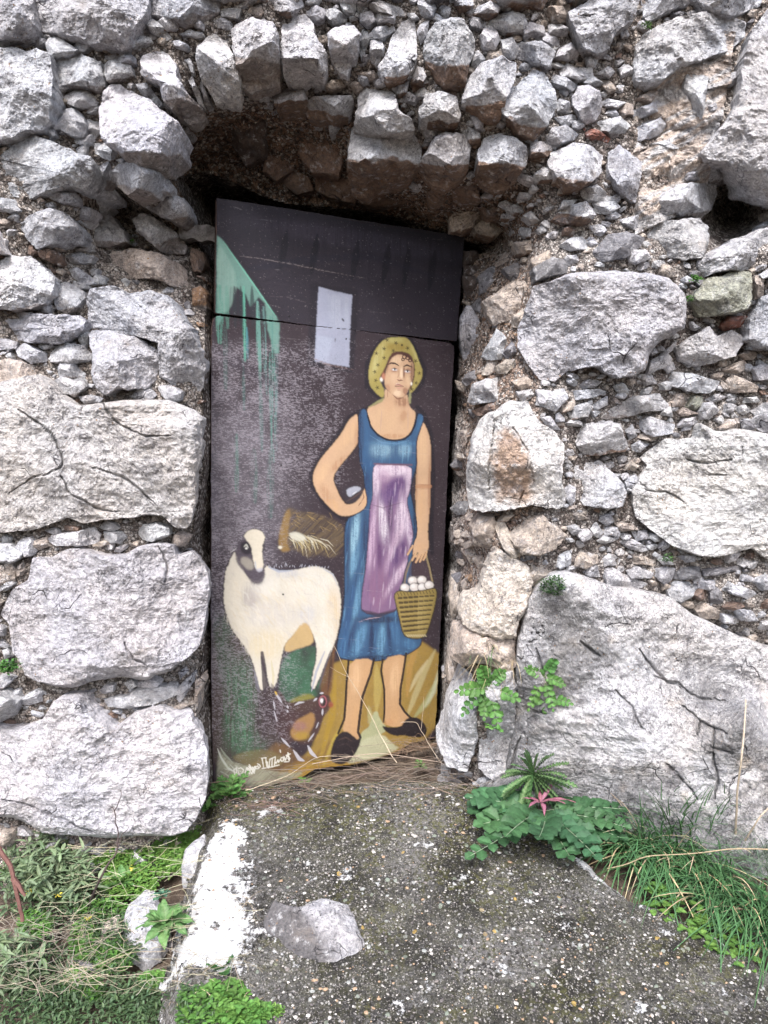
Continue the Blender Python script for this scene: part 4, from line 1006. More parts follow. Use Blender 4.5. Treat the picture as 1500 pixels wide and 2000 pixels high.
# scarf
SC = "760,659 785,658 797,661 810,682 819,708 826,724 824,740 814,755 804,768 799,768 800,745 790,700 760,700 750,725 742,742 746,754 750,760 751,774 745,777 735,768 722,754 719,730 724,702 733,682 745,667"
poly(SC, (168, 154, 88), 1, 1, 1, edge=.4)
SM_ = pmask(SC, 1, 1)
blob(738, 700, 8, 36, (196, 190, 130), .8, .35, SM_); blob(812, 690, 5, 26, (196, 188, 124), .8, -.4, SM_); blob(775, 678, 22, 7, (150, 124, 56), .6, 0, SM_); blob(770, 664, 18, 5, (186, 180, 116), .8, 0, SM_); blob(735, 755, 14, 10, (152, 142, 78), .6, 0, SM_)
poly("751,776 735,784 718,796 722,797 738,788 750,786", (150, 146, 104), 1, 1, 0, edge=.2); poly("800,765 797,780 800,790 803,786 803,768", (150, 150, 108), 1, 1, 0, edge=.2)
for x, y in ((773, 670), (750, 681), (796, 680), (768, 685), (750, 699), (738, 713), (732, 726), (734, 743), (737, 757), (812, 705), (819, 729), (813, 748), (804, 760), (756, 664), (735, 690)):
    for k in range(5):
        a = k*1.257+x; stroke([(x, y), (x+3.3*math.cos(a), y+3.3*math.sin(a))], 1.5, (72, 62, 36), .85, taper=0, soft=.8)
stroke("785,674 785.5,674", 2.4, (40, 34, 30), 1, 0)
# hair + face
poly("763,690 775,686 790,687 803,693 809,708 811,725 808,745 800,768 790,705 765,705 752,724 745,742 742,744 741,737 750,722", (84, 52, 46), 1, 1, 1, edge=.3)
poly("766,698 776,692 786,693 800,700 807,708 808,722 806,740 802,752 797,762 792,772 784,777 776,776 768,772 757,762 751,752 751,735 755,722 760,708", skin, 1, 1, 2, edge=.3)
FM = pmask("766,698 776,692 786,693 800,700 807,708 808,722 806,740 802,752 797,762 792,772 784,777 776,776 768,772 757,762 751,752 751,735 755,722 760,708", 2, 1)
blob(775, 703, 10, 8, (220, 192, 160), .85, 0, FM); blob(770, 738, 9, 12, (218, 186, 156), .7, 0, FM); blob(784, 730, 3, 12, (232, 208, 180), .9, 0, FM); blob(776, 768, 8, 7, (226, 200, 172), .8, 0, FM); blob(798, 742, 4, 12, (220, 190, 156), .7, 0, FM)
blob(804, 728, 5, 22, (110, 68, 54), .75, 0, FM); blob(756, 715, 4, 16, (150, 100, 78), .6, .2, FM); blob(757, 758, 6, 8, (176, 128, 102), .6, 0, FM); blob(793, 765, 6, 9, (138, 92, 74), .7, -.5, FM); blob(789, 727, 2.2, 12, (110, 66, 54), .8, 0, FM); blob(770, 723, 8, 5, (146, 98, 80), .55, 0, FM); blob(797, 724, 6, 5, (120, 76, 60), .6, 0, FM)
for s, w_ in (("758,712 764,709 772,710 780,715", 3.4), ("788,716 795,713 805,717", 3.2)): stroke(s, w_, (56, 32, 32), .95, soft=.8)
for cx, cy in ((770.5, 722), (795.5, 725.5)):
    blob(cx, cy, 5.0, 2.2, (232, 230, 232), 1.0, .1, FM); blob(cx+.5, cy-.3, 1.7, 1.8, (26, 22, 30), 1.0, 0, FM); stroke([(cx-5.5, cy-1), (cx, cy-3), (cx+5, cy-.5)], 1.5, (50, 28, 30), .95, soft=.7)
    stroke([(cx-4, cy+2), (cx, cy+2.8), (cx+4, cy+1.4)], 1.0, (130, 84, 70), .7, soft=.7)
blob(781, 741, 5, 3.5, (214, 176, 146), .7, 0, FM); stroke("775,741 780,743.5 783,742.5 787,743", 2.2, (92, 50, 42), .95, soft=.8); stroke("780,720 779,732 776,738", 1.4, (140, 92, 76), .6, soft=.8)
stroke("772,753 777,751 781,752 788,754", 3, (168, 118, 112), .95, soft=.8); stroke("771,754 780,755 788,755", 1.2, (92, 50, 50), .95, 0, soft=.6); stroke("774,757 780,758.5 786,757", 2.4, (196, 146, 134), .9, soft=.8); stroke("772,750 778,748.5 784,749", 1, (226, 206, 196), .8, soft=.7)
stroke("776,762 782,762", 1.8, (158, 112, 94), .7); blob(745, 741, 3, 4, (244, 242, 236), 1.0); blob(803.5, 749.5, 1.8, 3.2, (240, 236, 226), 1.0)
blob(749, 735, 3.5, 7, (190, 130, 104), .9)
for cx, cy, r in ((790, 697, 4), (796, 699, 3.4), (787, 702, 2.6), (801, 704, 2.8)):
    for t in range(0, 360, 30):
        a = math.radians(t); stroke([(cx+r*math.cos(a), cy+r*math.sin(a)), (cx+r*math.cos(a+.6), cy+r*math.sin(a+.6))], 1.8, (70, 40, 36), .85, 0, soft=.8)
# neck and chest
NK = "751,758 751,783 735,790 718,797 716,808 722,830 735,848 752,857 770,860 788,857 801,846 808,830 812,812 811,804 800,796 797,780 796,768 785,778 775,776 760,765"
poly(NK, skin, 1, 1, 1, edge=.4); NM = pmask(NK, 1, 1)
blob(750, 820, 26, 30, (212, 178, 142), .7, 0, NM); blob(785, 785, 14, 10, (140, 96, 74), .75, .2, NM); blob(760, 790, 10, 18, (206, 168, 134), .6, 0, NM); blob(788, 812, 8, 12, (170, 124, 94), .5, .3, NM); blob(800, 830, 14, 16, (208, 172, 134), .6, 0, NM); blob(765, 852, 26, 5, (176, 132, 96), .6, 0, NM)
stroke("768,772 776,779 788,777", 2.5, (120, 76, 62), .8); stroke("757,762 757,777", 1.5, (110, 70, 58), .5)
stroke("746,800 743,842", 1.2, (170, 140, 150), .6); stroke("797,800 797,845", 1.2, (178, 150, 158), .5)
# arms
AL = "699,808 690,812 680,822 668,845 650,868 633,887 620,905 611,925 611,942 620,965 638,985 655,1002 670,1009 690,1006 706,999 716,990 720,977 719,962 712,952 706,962 700,972 688,984 676,986 665,972 655,950 649,932 665,908 685,885 698,868 700,850"
poly(AL, skin, 1, 1, 1, outline=(40, 30, 34), ow=4, edge=.5); AM = pmask(AL, 1, 1)
blob(680, 850, 12, 34, (214, 178, 140), .75, .6, AM); blob(628, 925, 10, 24, (218, 182, 144), .8, .5, AM); blob(650, 985, 18, 9, (212, 172, 130), .7, .8, AM); blob(662, 905, 8, 22, (164, 118, 88), .55, .8, AM); blob(636, 965, 10, 22, (170, 126, 96), .45, -.5, AM); blob(696, 860, 4, 30, (160, 116, 88), .5, 0, AM)
poly("664,953 680,947 700,947 712,952 708,965 700,977 686,986 675,978", (58, 50, 58), 1, 1, 1, edge=.4); poly("676,956 690,950 704,951 705,957 694,963 683,972 678,966", (176, 180, 194), 1, .95, 1, edge=.5); stroke("676,980 690,972 704,962 711,955", 3, (92, 74, 70), .8); stroke("688,966 697,960", 2.5, (222, 224, 232), .9)
for s in ("712,953 717,964 716,978 706,990", "709,963 712,970 708,984"): stroke(s, 3.2, (208, 170, 132), .95)
for s in ("706,980 711,971 709,961", "700,988 706,980", "712,952 708,960"): stroke(s, 1.4, (70, 44, 40), .9)
AR = "822,820 832,833 840,858 842,890 840,930 840,980 837,1020 835,1042 838,1062 836,1075 828,1086 820,1094 812,1090 808,1084 798,1082 797,1076 806,1064 815,1044 813,1010 811,960 814,910 813,865 815,840"
poly(AR, skin, 1, 1, 1, outline=(38, 28, 34), ow=4, edge=.5); AM = pmask(AR, 1, 1)
blob(826, 870, 7, 44, (216, 182, 144), .8, 0, AM); blob(824, 985, 7, 44, (210, 172, 132), .75, 0, AM); blob(839, 960, 4, 70, (150, 106, 80), .6, 0, AM); blob(813, 930, 3, 60, (156, 112, 84), .5, 0, AM); stroke("815,950 840,950", 7, (176, 128, 96), .7, 0, soft=2, dry=.0); stroke("815,946 840,947", 1.3, (120, 80, 60), .6); stroke("815,955 840,955", 1.2, (120, 80, 60), .5)
# dress
dr = "701,804 714,797 718,815 724,834 738,850 755,859 772,861 790,858 802,848 810,832 814,812 819,807 828,815 820,838 813,858 812,880 813,912 806,930 800,960 806,985 812,1010 814,1045 806,1060 803,1100 806,1160 812,1200 820,1235 824,1256 812,1268 790,1280 752,1288 715,1292 675,1288 657,1281 660,1250 668,1215 674,1160 674,1090 673,1050 677,1014 700,1004 716,992 719,975 713,950 712,925 704,905 702,880 701,850"
poly(dr, (58, 90, 126), 1, 1, 1, outline=(24, 24, 40), ow=4, edge=.6); DM = pmask(dr, 1, 1)
for (x, y, rx, ry, c, a, r) in ((745, 878, 22, 16, (146, 182, 202), .85, 0), (790, 878, 14, 14, (140, 178, 200), .8, 0), (712, 860, 9, 50, (60, 100, 142), .8, 0), (716, 915, 12, 20, (50, 86, 128), .8, 0), (820, 828, 4, 18, (70, 116, 156), .8, .3), (706, 850, 6, 40, (48, 56, 84), .7, 0), (718, 950, 8, 30, (44, 64, 100), .8, 0), (770, 866, 46, 5, (84, 128, 166), .8, 0),
                          (693, 1045, 8, 45, (158, 200, 220), .95, .12), (690, 1100, 8, 30, (124, 172, 202), .8, .25), (680, 1090, 5, 60, (36, 44, 78), .75, 0), (700, 1165, 8, 55, (116, 164, 196), .85, .22), (714, 1060, 5, 60, (42, 44, 72), .8, 0), (684, 1190, 6, 50, (48, 76, 122), .7, .2), (709, 1130, 5, 40, (40, 50, 84), .7, .1), (810, 960, 6, 50, (32, 30, 44), .8, 0), (812, 1030, 6, 40, (34, 30, 46), .8, 0),
                          (745, 1250, 8, 34, (122, 172, 204), .85, .1), (702, 1250, 10, 34, (114, 164, 200), .8, .3), (672, 1260, 8, 26, (66, 108, 152), .8, .2), (772, 1235, 8, 34, (78, 120, 162), .8, -.2), (800, 1258, 16, 9, (78, 122, 164), .8, .3), (725, 1250, 5, 38, (34, 36, 68), .8, .05), (760, 1245, 4, 34, (40, 40, 76), .75, -.1), (687, 1240, 5, 34, (40, 48, 86), .7, .25), (738, 1284, 60, 5, (30, 28, 46), .8, -.05), (740, 1210, 44, 7, (40, 36, 56), .8, 0)):
    blob(x, y, rx, ry, c, a, r, DM, .85+NSE*.25)
stroke("718,812 724,834 738,850 755,859 772,861 790,858 802,848 810,832 815,808", 3.2, (24, 24, 40), .9, 0); stroke("722,850 745,864 775,867 800,860", 1.5, (110, 150, 182), .7)
stroke("705,800 703,860 707,905 714,925", 3, (34, 40, 66), .7, 0, dry=.05)
for k in range(70):
    x = random.uniform(662, 800); y = random.uniform(1262, 1284); stroke([(x, y), (x+random.uniform(-8, 8), y+2)], 1.3, random.choice([(100, 146, 180), (50, 80, 130), (36, 40, 70)]), .6)
for k in range(150):
    x = random.uniform(665, 812); y = random.uniform(870, 1270); l = random.uniform(12, 34); stroke([(x, y), (x-l*.12, y+l)], random.uniform(1, 3), random.choice([(120, 168, 200), (44, 70, 112), (34, 40, 70), (84, 130, 170)]), .38, clip=DM, soft=1.5)
# apron
AP = "731,906 755,908 804,909 803,935 800,960 793,978 800,1005 805,1030 807,1050 798,1075 795,1105 786,1135 776,1160 776,1192 752,1198 705,1198 707,1160 712,1130 718,1080 721,1030 723,990 729,970 728,935"
poly(AP, (132, 104, 138), 1, 1, 1, outline=(40, 30, 50), ow=3, edge=.6); PM = pmask(AP, 1, 1)
for (x, y, rx, ry, c, a, r) in ((765, 918, 40, 13, (226, 212, 226), 1, 0), (735, 938, 8, 40, (222, 208, 222), 1, 0), (798, 935, 7, 36, (218, 202, 218), 1, 0), (774, 950, 24, 16, (92, 66, 114), 1, -.5), (758, 972, 24, 16, (98, 74, 124), .95, 0), (750, 930, 14, 14, (186, 158, 182), .7, 0), (727, 1050, 6, 64, (204, 178, 202), .9, .1), (748, 1020, 9, 42, (230, 224, 234), 1, -.15), (784, 1012, 10, 44, (222, 208, 224), 1, .1), (770, 1065, 6, 44, (196, 172, 194), .85, .35), (799, 1035, 6, 36, (216, 202, 220), .95, -.1),
                              (762, 1005, 5, 34, (48, 32, 68), 1, .0), (740, 1085, 8, 28, (92, 60, 104), .95, 0), (780, 1080, 10, 28, (88, 62, 108), .95, .4), (757, 1100, 5, 26, (186, 160, 186), .7, .2), (740, 1150, 22, 44, (138, 100, 130), .7, 0), (775, 1128, 7, 40, (214, 194, 212), .9, .55), (768, 1160, 8, 30, (128, 96, 132), .7, .4), (733, 1080, 4, 30, (170, 138, 166), .7, 0), (738, 1000, 3, 34, (124, 88, 122), .7, 0)):
    blob(x, y, rx, ry, c, a, r, PM, .9+NSE*.2)
for k in range(90):
    x = random.uniform(712, 802); y = random.uniform(915, 1180); l = random.uniform(10, 34); stroke([(x, y), (x-l*.1, y+l)], random.uniform(1, 3), random.choice([(226, 214, 230), (150, 120, 160), (100, 72, 116), (190, 164, 190)]), .38, clip=PM, soft=1.5)
stroke("731,906 804,908", 4, (120, 84, 100), .6, 0, dry=.0); stroke("706,1192 740,1202 776,1190", 8, (62, 50, 62), .75, soft=3, dry=.0); stroke("700,1215 720,1208 745,1205", 2.5, (180, 156, 162), .7, dry=.05)
stroke("724,985 748,992 790,980", 2, (96, 66, 96), .6)
# legs
for s in ("683,1288 730,1286 727,1310 716,1340 710,1365 705,1400 702,1425 700,1448 690,1446 668,1428 672,1410 676,1370 679,1330", "746,1286 792,1276 790,1305 784,1340 782,1372 787,1386 802,1400 788,1418 766,1420 752,1412 751,1390 753,1362 749,1330"):
    poly(s, (196, 158, 118), 1, 1, 1, edge=.4); LM = pmask(s, 1, 1); c0 = pp(s).mean(0)
    blob(c0[0]-2, 1325, 10, 34, (218, 182, 142), .85, .1, LM); blob(c0[0]-4, 1410, 8, 30, (204, 162, 116), .6, .1, LM)
for s, w_ in (("681,1290 677,1330 675,1370 672,1405 660,1432", 4.5), ("730,1288 724,1315 708,1360 703,1395 699,1430 704,1440", 5), ("747,1288 744,1310 750,1345 751,1385 749,1410", 4), ("793,1276 788,1310 782,1345 781,1375 790,1390 804,1404", 4.5)): stroke(s, w_, (38, 28, 30), .95, taper=.1)
poly("645,1472 652,1445 664,1430 678,1428 690,1438 700,1446 704,1432 706,1440 700,1462 688,1480 675,1492 655,1492 646,1485", (44, 36, 40), 1, 1, 1, edge=.5); stroke("660,1446 675,1440 688,1448", 3, (84, 66, 58), .6); stroke("656,1458 676,1452 692,1464", 2, (70, 56, 56), .5)
poly("745,1416 755,1420 782,1421 792,1405 803,1400 818,1402 832,1416 834,1432 826,1440 805,1440 790,1436 770,1438 752,1428", (42, 34, 38), 1, 1, 1, edge=.5); stroke("800,1412 815,1410 828,1420", 3, (76, 62, 62), .5)
stroke("747,1412 768,1419 785,1417", 2, (200, 158, 116), .8); blob(760, 1410, 10, 6, (196, 150, 108), .6)
# basket, eggs and handle
stroke("790,1140 793,1120 800,1100 808,1086 816,1080", 3.5, (132, 116, 96), .95, 0); stroke("787,1140 790,1118 797,1098", 2, (40, 32, 34), .8, 0); stroke("845,1140 840,1115 834,1092 832,1082", 3.5, (150, 134, 100), .95, 0); stroke("848,1140 844,1115 838,1092", 2, (40, 32, 34), .8, 0)
poly("793,1140 800,1108 812,1090 830,1090 838,1115 842,1140", (76, 60, 68), 1, .6, 0)
for cx, cy in ((806, 1134), (824, 1133), (791, 1148), (809, 1147), (825, 1147), (838, 1143)):
    e = [(cx+9*math.cos(t), cy+8*math.sin(t)) for t in np.linspace(0, 2*math.pi, 14)[:-1]]
    poly(np.array(e), (214, 208, 204), 1, 1, 0, outline=(60, 50, 54), ow=2.6, edge=.2); blob(cx-2, cy-2, 5, 4, (238, 236, 236), .9)
BK = "770,1162 778,1154 800,1157 830,1154 850,1148 853,1160 848,1188 840,1215 832,1240 820,1247 800,1246 788,1240 780,1205 774,1180"
poly(BK, (146, 128, 74), 1, 1, 1, outline=(44, 36, 26), ow=4, edge=.4); KM = pmask(BK, 1, 1)
blob(822, 1200, 10, 40, (176, 158, 104), .6, .1, KM)
for r in range(8):
    y = 1168+r*9.2; x0 = 776+r*1.7; x1 = 848-r*2.1
    for k in range(7):
        x = x0+(x1-x0)*(k+.3)/7; stroke([(x, y-1.2*k*.6), (x+(5 if k < 4 else 6), y-1.2*k*.6)], 4.6-.2*r*.5-(k > 3)*1.4, (62, 48, 34), .85, 0, soft=1, clip=KM)
    stroke([(x0, y+4.5), (x1, y-1)], 1.2, (190, 172, 112), .5, 0, clip=KM)
for k in range(12): stroke([(776+k*6.2, 1158-(k*.5)), (779+k*6.2, 1164-k*.5)], 1.6, (84, 66, 40), .8, 0)
for k in range(9): stroke([(794+k*4.4, 1240), (797+k*4.4, 1243)], 2.2, (206, 196, 160), .7, 0)
# right hand over the handle
for s in ("806,1066 800,1076 796,1083", "812,1080 808,1088 805,1094", "819,1082 815,1093 812,1098", "826,1082 822,1092 820,1097", "833,1078 830,1088 827,1093"):
    stroke(s, 4.6, (206, 168, 130), 1, .2); stroke(np.array(pp(s))+[-2.4, .6], 1, (90, 56, 46), .7, .2, soft=.8)
blob(822, 1068, 9, 9, (210, 172, 134), .8)
sp2 = sm(.42, .6, NSE*.8+HN*.3)*sm(.5, .2, IMG.mean(-1)); put(full, sp2*.22, (150, 142, 146), .1)
for k in range(30):
    x = random.uniform(420, 880); y = random.uniform(400, 1400); L_ = random.uniform(10, 60); stroke([(x, y), (x+L_, y+L_*.1)], 1.0, (170, 164, 170), .35, dry=.1)
for x, y in ((549, 909), (553, 1161), (448, 1263), (785, 674), (565, 618), (801, 632), (580, 420)): blob(x, y, 1.8, 1.8, (14, 12, 14), 1)
# --- the signature
sig = ["459,1513 457,1504 463,1500 462,1512", "466,1502 471,1500 476,1504 473,1512 467,1512 465,1506", "478,1513 482,1500 488,1512", "484,1500 492,1512 497,1498", "486,1497 492,1503 497,1510", "489,1503 490,1498 487,1494", "491,1502 496,1505 500,1501",
       "486,1501 489,1498 492,1501 489,1505 486,1502", "494,1499 498,1505 496,1510 M", "493,1499 495,1503 499,1497", "500,1498 504,1496 505,1501 501,1502 499,1499", "506,1500 509,1497 507,1494 503,1492",
       "512,1481 515,1500", "511,1481 520,1480", "519,1480 521,1497", "522,1488 524,1500", "526,1497 527,1483 538,1478 536,1494", "532,1481 531,1496", "537,1488 539,1491 543,1484 544,1489 548,1482", "549,1480 553,1479 554,1485 550,1487 548,1483",
       "555,1478 557,1485 561,1476", "553,1485 553,1485", "562,1481 564,1484", "565,1482 562,1470", "567,1472 559,1475 566,1481 564,1487 555,1488", "548,1469 547,1465", "512,1501 530,1498 545,1494"]
for s in sig: stroke(s.replace(' M', ''), 2.0, (226, 224, 214), .95, 0, soft=.9)
for k in range(30):
    x = random.uniform(425, 480); y = random.uniform(1490, 1540); stroke([(x, y), (x+random.uniform(6, 26), y+random.uniform(2, 14))], random.uniform(1, 3), random.choice([(196, 200, 184), (176, 184, 160), (206, 208, 198)]), .5)
# light reddish edge of the panel
# ------------------------------------------------------------------ geometry of the two boards
KD = .505
def PD(px, py, off=0.0):
    a, b = ray(px, py); Y = (2.42+.5756*KD)/(1-KD*a) + off
    return np.stack([a*Y, Y*np.ones_like(a), CAMZ+b*Y], -1)
nd = np.array([KD, -1, 0]); nd = nd/np.linalg.norm(nd)
up_out = pp("423.5,387 640,420 906,461.5 900,560 892,666 650,640 420.5,611 422,500")
lo_out = pp("418,622 424,617 545,630 700,646 878,669.5 886,676 887,690 880,800 872,960 866,1100 862,1200 856,1300 853,1380 848,1441 826,1447 800,1452 780,1466 745,1480 700,1492 650,1497 615,1502 590,1518 560,1526 530,1534 480,1541 418,1544 414,1400 412.5,1200 412.5,900 413,700 414,640")
def board_material():
    m, t, b = newmat('painted_plywood'); N = NT(t); b.inputs['Roughness'].default_value = .55; b.inputs['Specular IOR Level'].default_value = .25
    c = N.attr('tint'); hx = N.noise(30, 6, .7, vec=N.stretch(6, 6, 60)); c2 = N.mix(N.math('MULTIPLY', N.ramp(hx, .55, .75), .25), c, (.05, .045, .05)); t.links.new(c2, b.inputs['Base Color'])
    t.links.new(N.bump(N.math('ADD', hx, N.noise(120, 5, .7)), .0022), b.inputs['Normal']); return m
M_BOARD = board_material()
door = thing('painted_door', 'tall two-board door painted with a woman holding an egg basket and a white sheep', 'door', (0, 2.6, 0))
door.location = tuple((PD(np.array([630.]), np.array([1500.]))[0] * [1, 1, 0]))
def board(name, outl, thick=.016, warp=.004):
    jj = ~np.isnan(DX); idx = np.arange(DX.size).reshape(DX.shape)
    cx = (DX[:-1, :-1]+DX[1:, 1:])/2; cy = (DY[:-1, :-1]+DY[1:, 1:])/2
    k = inside(outl, cx+.8*noise2(cx/14, cy/14, 3, 2), cy+1.0*noise2(cx/14, cy/14, 4, 2))
    F = np.stack([idx[:-1, :-1], idx[1:, :-1], idx[1:, 1:], idx[:-1, 1:]], -1)[k]
    used = np.unique(F); remap = np.full(DX.size, -1); remap[used] = np.arange(len(used)); F = remap[F]
    V = PD(DX.ravel()[used], DY.ravel()[used]) + nd*(warp*noise2(DX.ravel()[used]/150., DY.ravel()[used]/200., 12, 2))[:, None]
    C_ = IMG.reshape(-1, 3)[used]*.70
    # body with thickness behind the painted face
    o = smooth_poly(outl, 0); ce = o.mean(0); R = []
    tt = []
    for a, b2 in zip(o, np.roll(o, -1, 0)):
        m_ = max(1, int(np.hypot(*(b2-a))/12)); tt += [a+(b2-a)*i/m_ for i in range(m_)]
    o = np.array(tt); o = o+(ce-o)/np.linalg.norm(ce-o, axis=1)[:, None]*.5
    A = PD(o[:, 0], o[:, 1])-nd*.0012-nd*warp; B = A-nd*thick; n = len(o); j = np.arange(n); n0 = len(V)
    Fr = PD(o[:, 0], o[:, 1])+nd*(warp*noise2(o[:, 0]/150., o[:, 1]/200., 12, 2))[:, None]
    V = np.concatenate([V, Fr, B, B.mean(0)[None]]); C_ = np.concatenate([C_, np.broadcast_to(np.array([.13, .085, .075]), (2*n+1, 3))])
    Qs = np.stack([n0+j, n0+n+j, n0+n+(j+1) % n, n0+(j+1) % n], -1); T = np.stack([n0+n+j, np.full(n, n0+2*n), n0+n+(j+1) % n], -1)
    return mesh(name, V, np.concatenate([F, Qs]), T, M_BOARD, door, C_, True)
ub = board('upper_board', up_out, .018); ub['label'] = 'dark upper board with the painted roof and window top'
lb = board('lower_board', lo_out, .014); lb['label'] = 'larger lower board with woman, sheep and hen painted on it'
def screw(px, py, par):
    c = PD(np.array([px]), np.array([py]))[0]+nd*.004; u = np.cross(nd, [0, 0, 1]); u /= np.linalg.norm(u); v = np.array([0, 0, 1.]); mb = MB(); n = 14; th = np.arange(n)*2*math.pi/n
    ring = lambda r, h: c+nd*h+np.cos(th)[:, None]*u*r+np.sin(th)[:, None]*v*r
    V = np.concatenate([ring(.0058, -.003), ring(.0058, .001), ring(.0042, .003), ring(.002, .0022), (c+nd*.0002)[None]])
    j = np.arange(n); Q = np.concatenate([np.stack([k*n+j, k*n+(j+1) % n, (k+1)*n+(j+1) % n, (k+1)*n+j], -1) for k in range(3)]); T = np.stack([3*n+j, 3*n+(j+1) % n, np.full(n, 4*n)], -1)
    cc = np.concatenate([np.tile([[.35, .34, .33]], (3*n, 1)), np.tile([[.05, .05, .05]], (n+1, 1))])
    mesh('screw', V, Q, T, M_METAL, par, cc)
screw(458, 457, ub); screw(443, 631, lb); screw(548, 643, lb)
# weathered lintel beam end left of the boards
mb = MB(); A_ = P(np.array([352.]), np.array([452.]), 2.56)[0]; B_ = P(np.array([470.]), np.array([466.]), 2.66)[0]
L_ = 26; sec = np.array([(-.5, -.5), (-.46, .1), (-.5, .45), (0, .5), (.46, .5), (.5, .05), (.47, -.5), (.1, -.46)])
ax = (B_-A_); ay = np.array([0, 1, 0]); az = np.array([0, 0, 1.]); V = []
for k in range(L_):
    t = k/(L_-1)
    for (a, b2) in sec: V.append(A_+ax*t+ay*a*.06+az*b2*(.052-.006*t)+np.array([0, 0, .004*math.sin(k*.9+b2*7)]))
V = np.array(V); V += fbm(V*np.array([12, 60, 60]), 3, 4)[:, None]*.006
Q = [(i*8+j, i*8+(j+1) % 8, (i+1)*8+(j+1) % 8, (i+1)*8+j) for i in range(L_-1) for j in range(8)]
beam = thing('wooden_beam', 'weathered grey timber end poking out beside the top of the door', 'beam', tuple(A_))
mb.add(V, Q, None, (.26, .245, .24)); mb.build('timber', tint_material('old_wood', .9, 0, .9, 40, bump=.01), beam)
# ================================================================== ground
RAMP = pp("430,1530 940,1530 1010,1600 1140,1685 1250,1762 1400,1840 1500,1905 1700,2040 1900,2500 300,2500 352,2050 345,1960 343,1890 362,1830 380,1745 395,1700 402,1660 425,1610")
def ground_mat(ramp):
    m, t, b = newmat('concrete_ramp' if ramp else 'soil'); N = NT(t); b.inputs['Roughness'].default_value = .95
    if not ramp:
        c = N.mix(N.ramp(N.noise(20, 8, .7), .35, .65), (.07, .05, .04), (.22, .17, .13)); c = N.mix(N.ramp(N.noise(120, 4, .7), .6, .7), c, (.35, .3, .25))
        t.links.new(c, b.inputs['Base Color']); t.links.new(N.bump(N.noise(50, 9, .75), .03), b.inputs['Normal']); return m
    def cells(scale, w_):
        v = t.nodes.new('ShaderNodeTexVoronoi'); v.inputs['Scale'].default_value = scale; t.links.new(N.warp(scale*.6, w_), v.inputs['Vector'])
        s_ = t.nodes.new('ShaderNodeSeparateColor'); t.links.new(v.outputs['Color'], s_.inputs[0]); return v.outputs['Distance'], s_
    c = N.mix(N.ramp(N.noise(7, 7, .65), .36, .64), (.022, .021, .019), (.13, .127, .112))
    d1, s1 = cells(260, .004)
    c = N.mix(N.math('MULTIPLY', N.math('MULTIPLY', N.ramp(s1.outputs[0], .5, .62), N.ramp(d1, .35, .5, True)), .8), c, (.42, .39, .37))
    c = N.mix(N.math('MULTIPLY', N.ramp(s1.outputs[1], .68, .75), .75), c, (.018, .016, .016))
    d2, s2 = cells(110, .008)
    c = N.mix(N.math('MULTIPLY', N.math('MULTIPLY', N.ramp(s2.outputs[0], .7, .76), N.ramp(d2, .30, .42, True)), .9), c, (.55, .53, .51))
    c = N.mix(N.math('MULTIPLY', N.math('MULTIPLY', N.ramp(s2.outputs[1], .75, .8), N.ramp(d2, .35, .5, True)), .8), c, (.05, .045, .045))
    d3, s3 = cells(42, .02)
    lich = N.math('MULTIPLY', N.ramp(s3.outputs[0], .73, .75), N.ramp(N.math('ADD', d3, N.math('MULTIPLY', N.noise(150, 3, .7), .3)), .36, .42, True))
    lc = N.mix(N.ramp(s3.outputs[1], .3, .6), (.60, .62, .61), (.36, .41, .34))
    lc = N.mix(N.ramp(s3.outputs[2], .86, .88), lc, (.58, .40, .14))
    c = N.mix(lich, c, lc)
    moss = N.attr('moss', 'Fac'); mm = N.math('MULTIPLY', moss, N.ramp(N.noise(60, 6, .75), .45, .6)); c = N.mix(N.math('MULTIPLY', mm, .75), c, (.15, .15, .045))
    pale = N.attr('pale', 'Fac'); c = N.mix(N.math('MULTIPLY', N.ramp(N.noise(4, 6, .65), .5, .66), .55), c, (.03, .028, .025))
    c = N.mix(N.math('MULTIPLY', N.math('MULTIPLY', pale, N.ramp(N.noise(90, 5, .7), .42, .62)), .75), c, (.32, .31, .31))
    wp = N.attr('paint', 'Fac'); pf = N.ramp(N.math('ADD', wp, N.math('MULTIPLY', N.math('SUBTRACT', N.noise(15, 12, .78), .5), 4.2)), 0.40, .50)
    c = N.mix(N.math('MULTIPLY', pf, .97), c, (.86, .86, .87))
    t.links.new(c, b.inputs['Base Color'])
    h = N.math('ADD', N.noise(180, 6, .75), N.math('MULTIPLY', N.noise(35, 5, .7), .8)); h = N.math('ADD', h, N.math('MULTIPLY', pf, .5)); h = N.math('ADD', h, N.math('MULTIPLY', lich, .3))
    t.links.new(N.bump(h, .018), b.inputs['Normal']); return m
xs = np.concatenate([[-30, -12, -5, -3], np.arange(-2.2, 2.6, .022), [3, 5, 12, 30]]); ys = np.concatenate([[-30, -12, -5, -2, -1, 0], np.arange(.3, 2.7, .022), [3, 4, 6, 12, 30]])
X, Y = np.meshgrid(xs, ys); Z = zgr(Y)
px, py = proj(X, np.maximum(Y, .4), zgr(np.maximum(Y, .4)))
def lowered(X, Y):
    px, py = proj(X, np.maximum(Y, .4), zgr(np.maximum(Y, .4)))
    l = sm(420, 330, px)*.11; r = sm(0, 1, (px-(940+(py-1560)*1.62))/160)*.05
    return l+r
Z = Z-.045-lowered(X, Y)+.02*fbm(np.stack([X, Y, X*0], -1)*5, 3, 4)+.012*fbm(np.stack([X, Y, X*0], -1)*22, 3, 5)
Z = np.where(Y > 2.65, -.05, Z)
ny, nx = X.shape; idx = np.arange(nx*ny).reshape(ny, nx); F = np.stack([idx[:-1, :-1], idx[:-1, 1:], idx[1:, 1:], idx[1:, :-1]], -1).reshape(-1, 4)
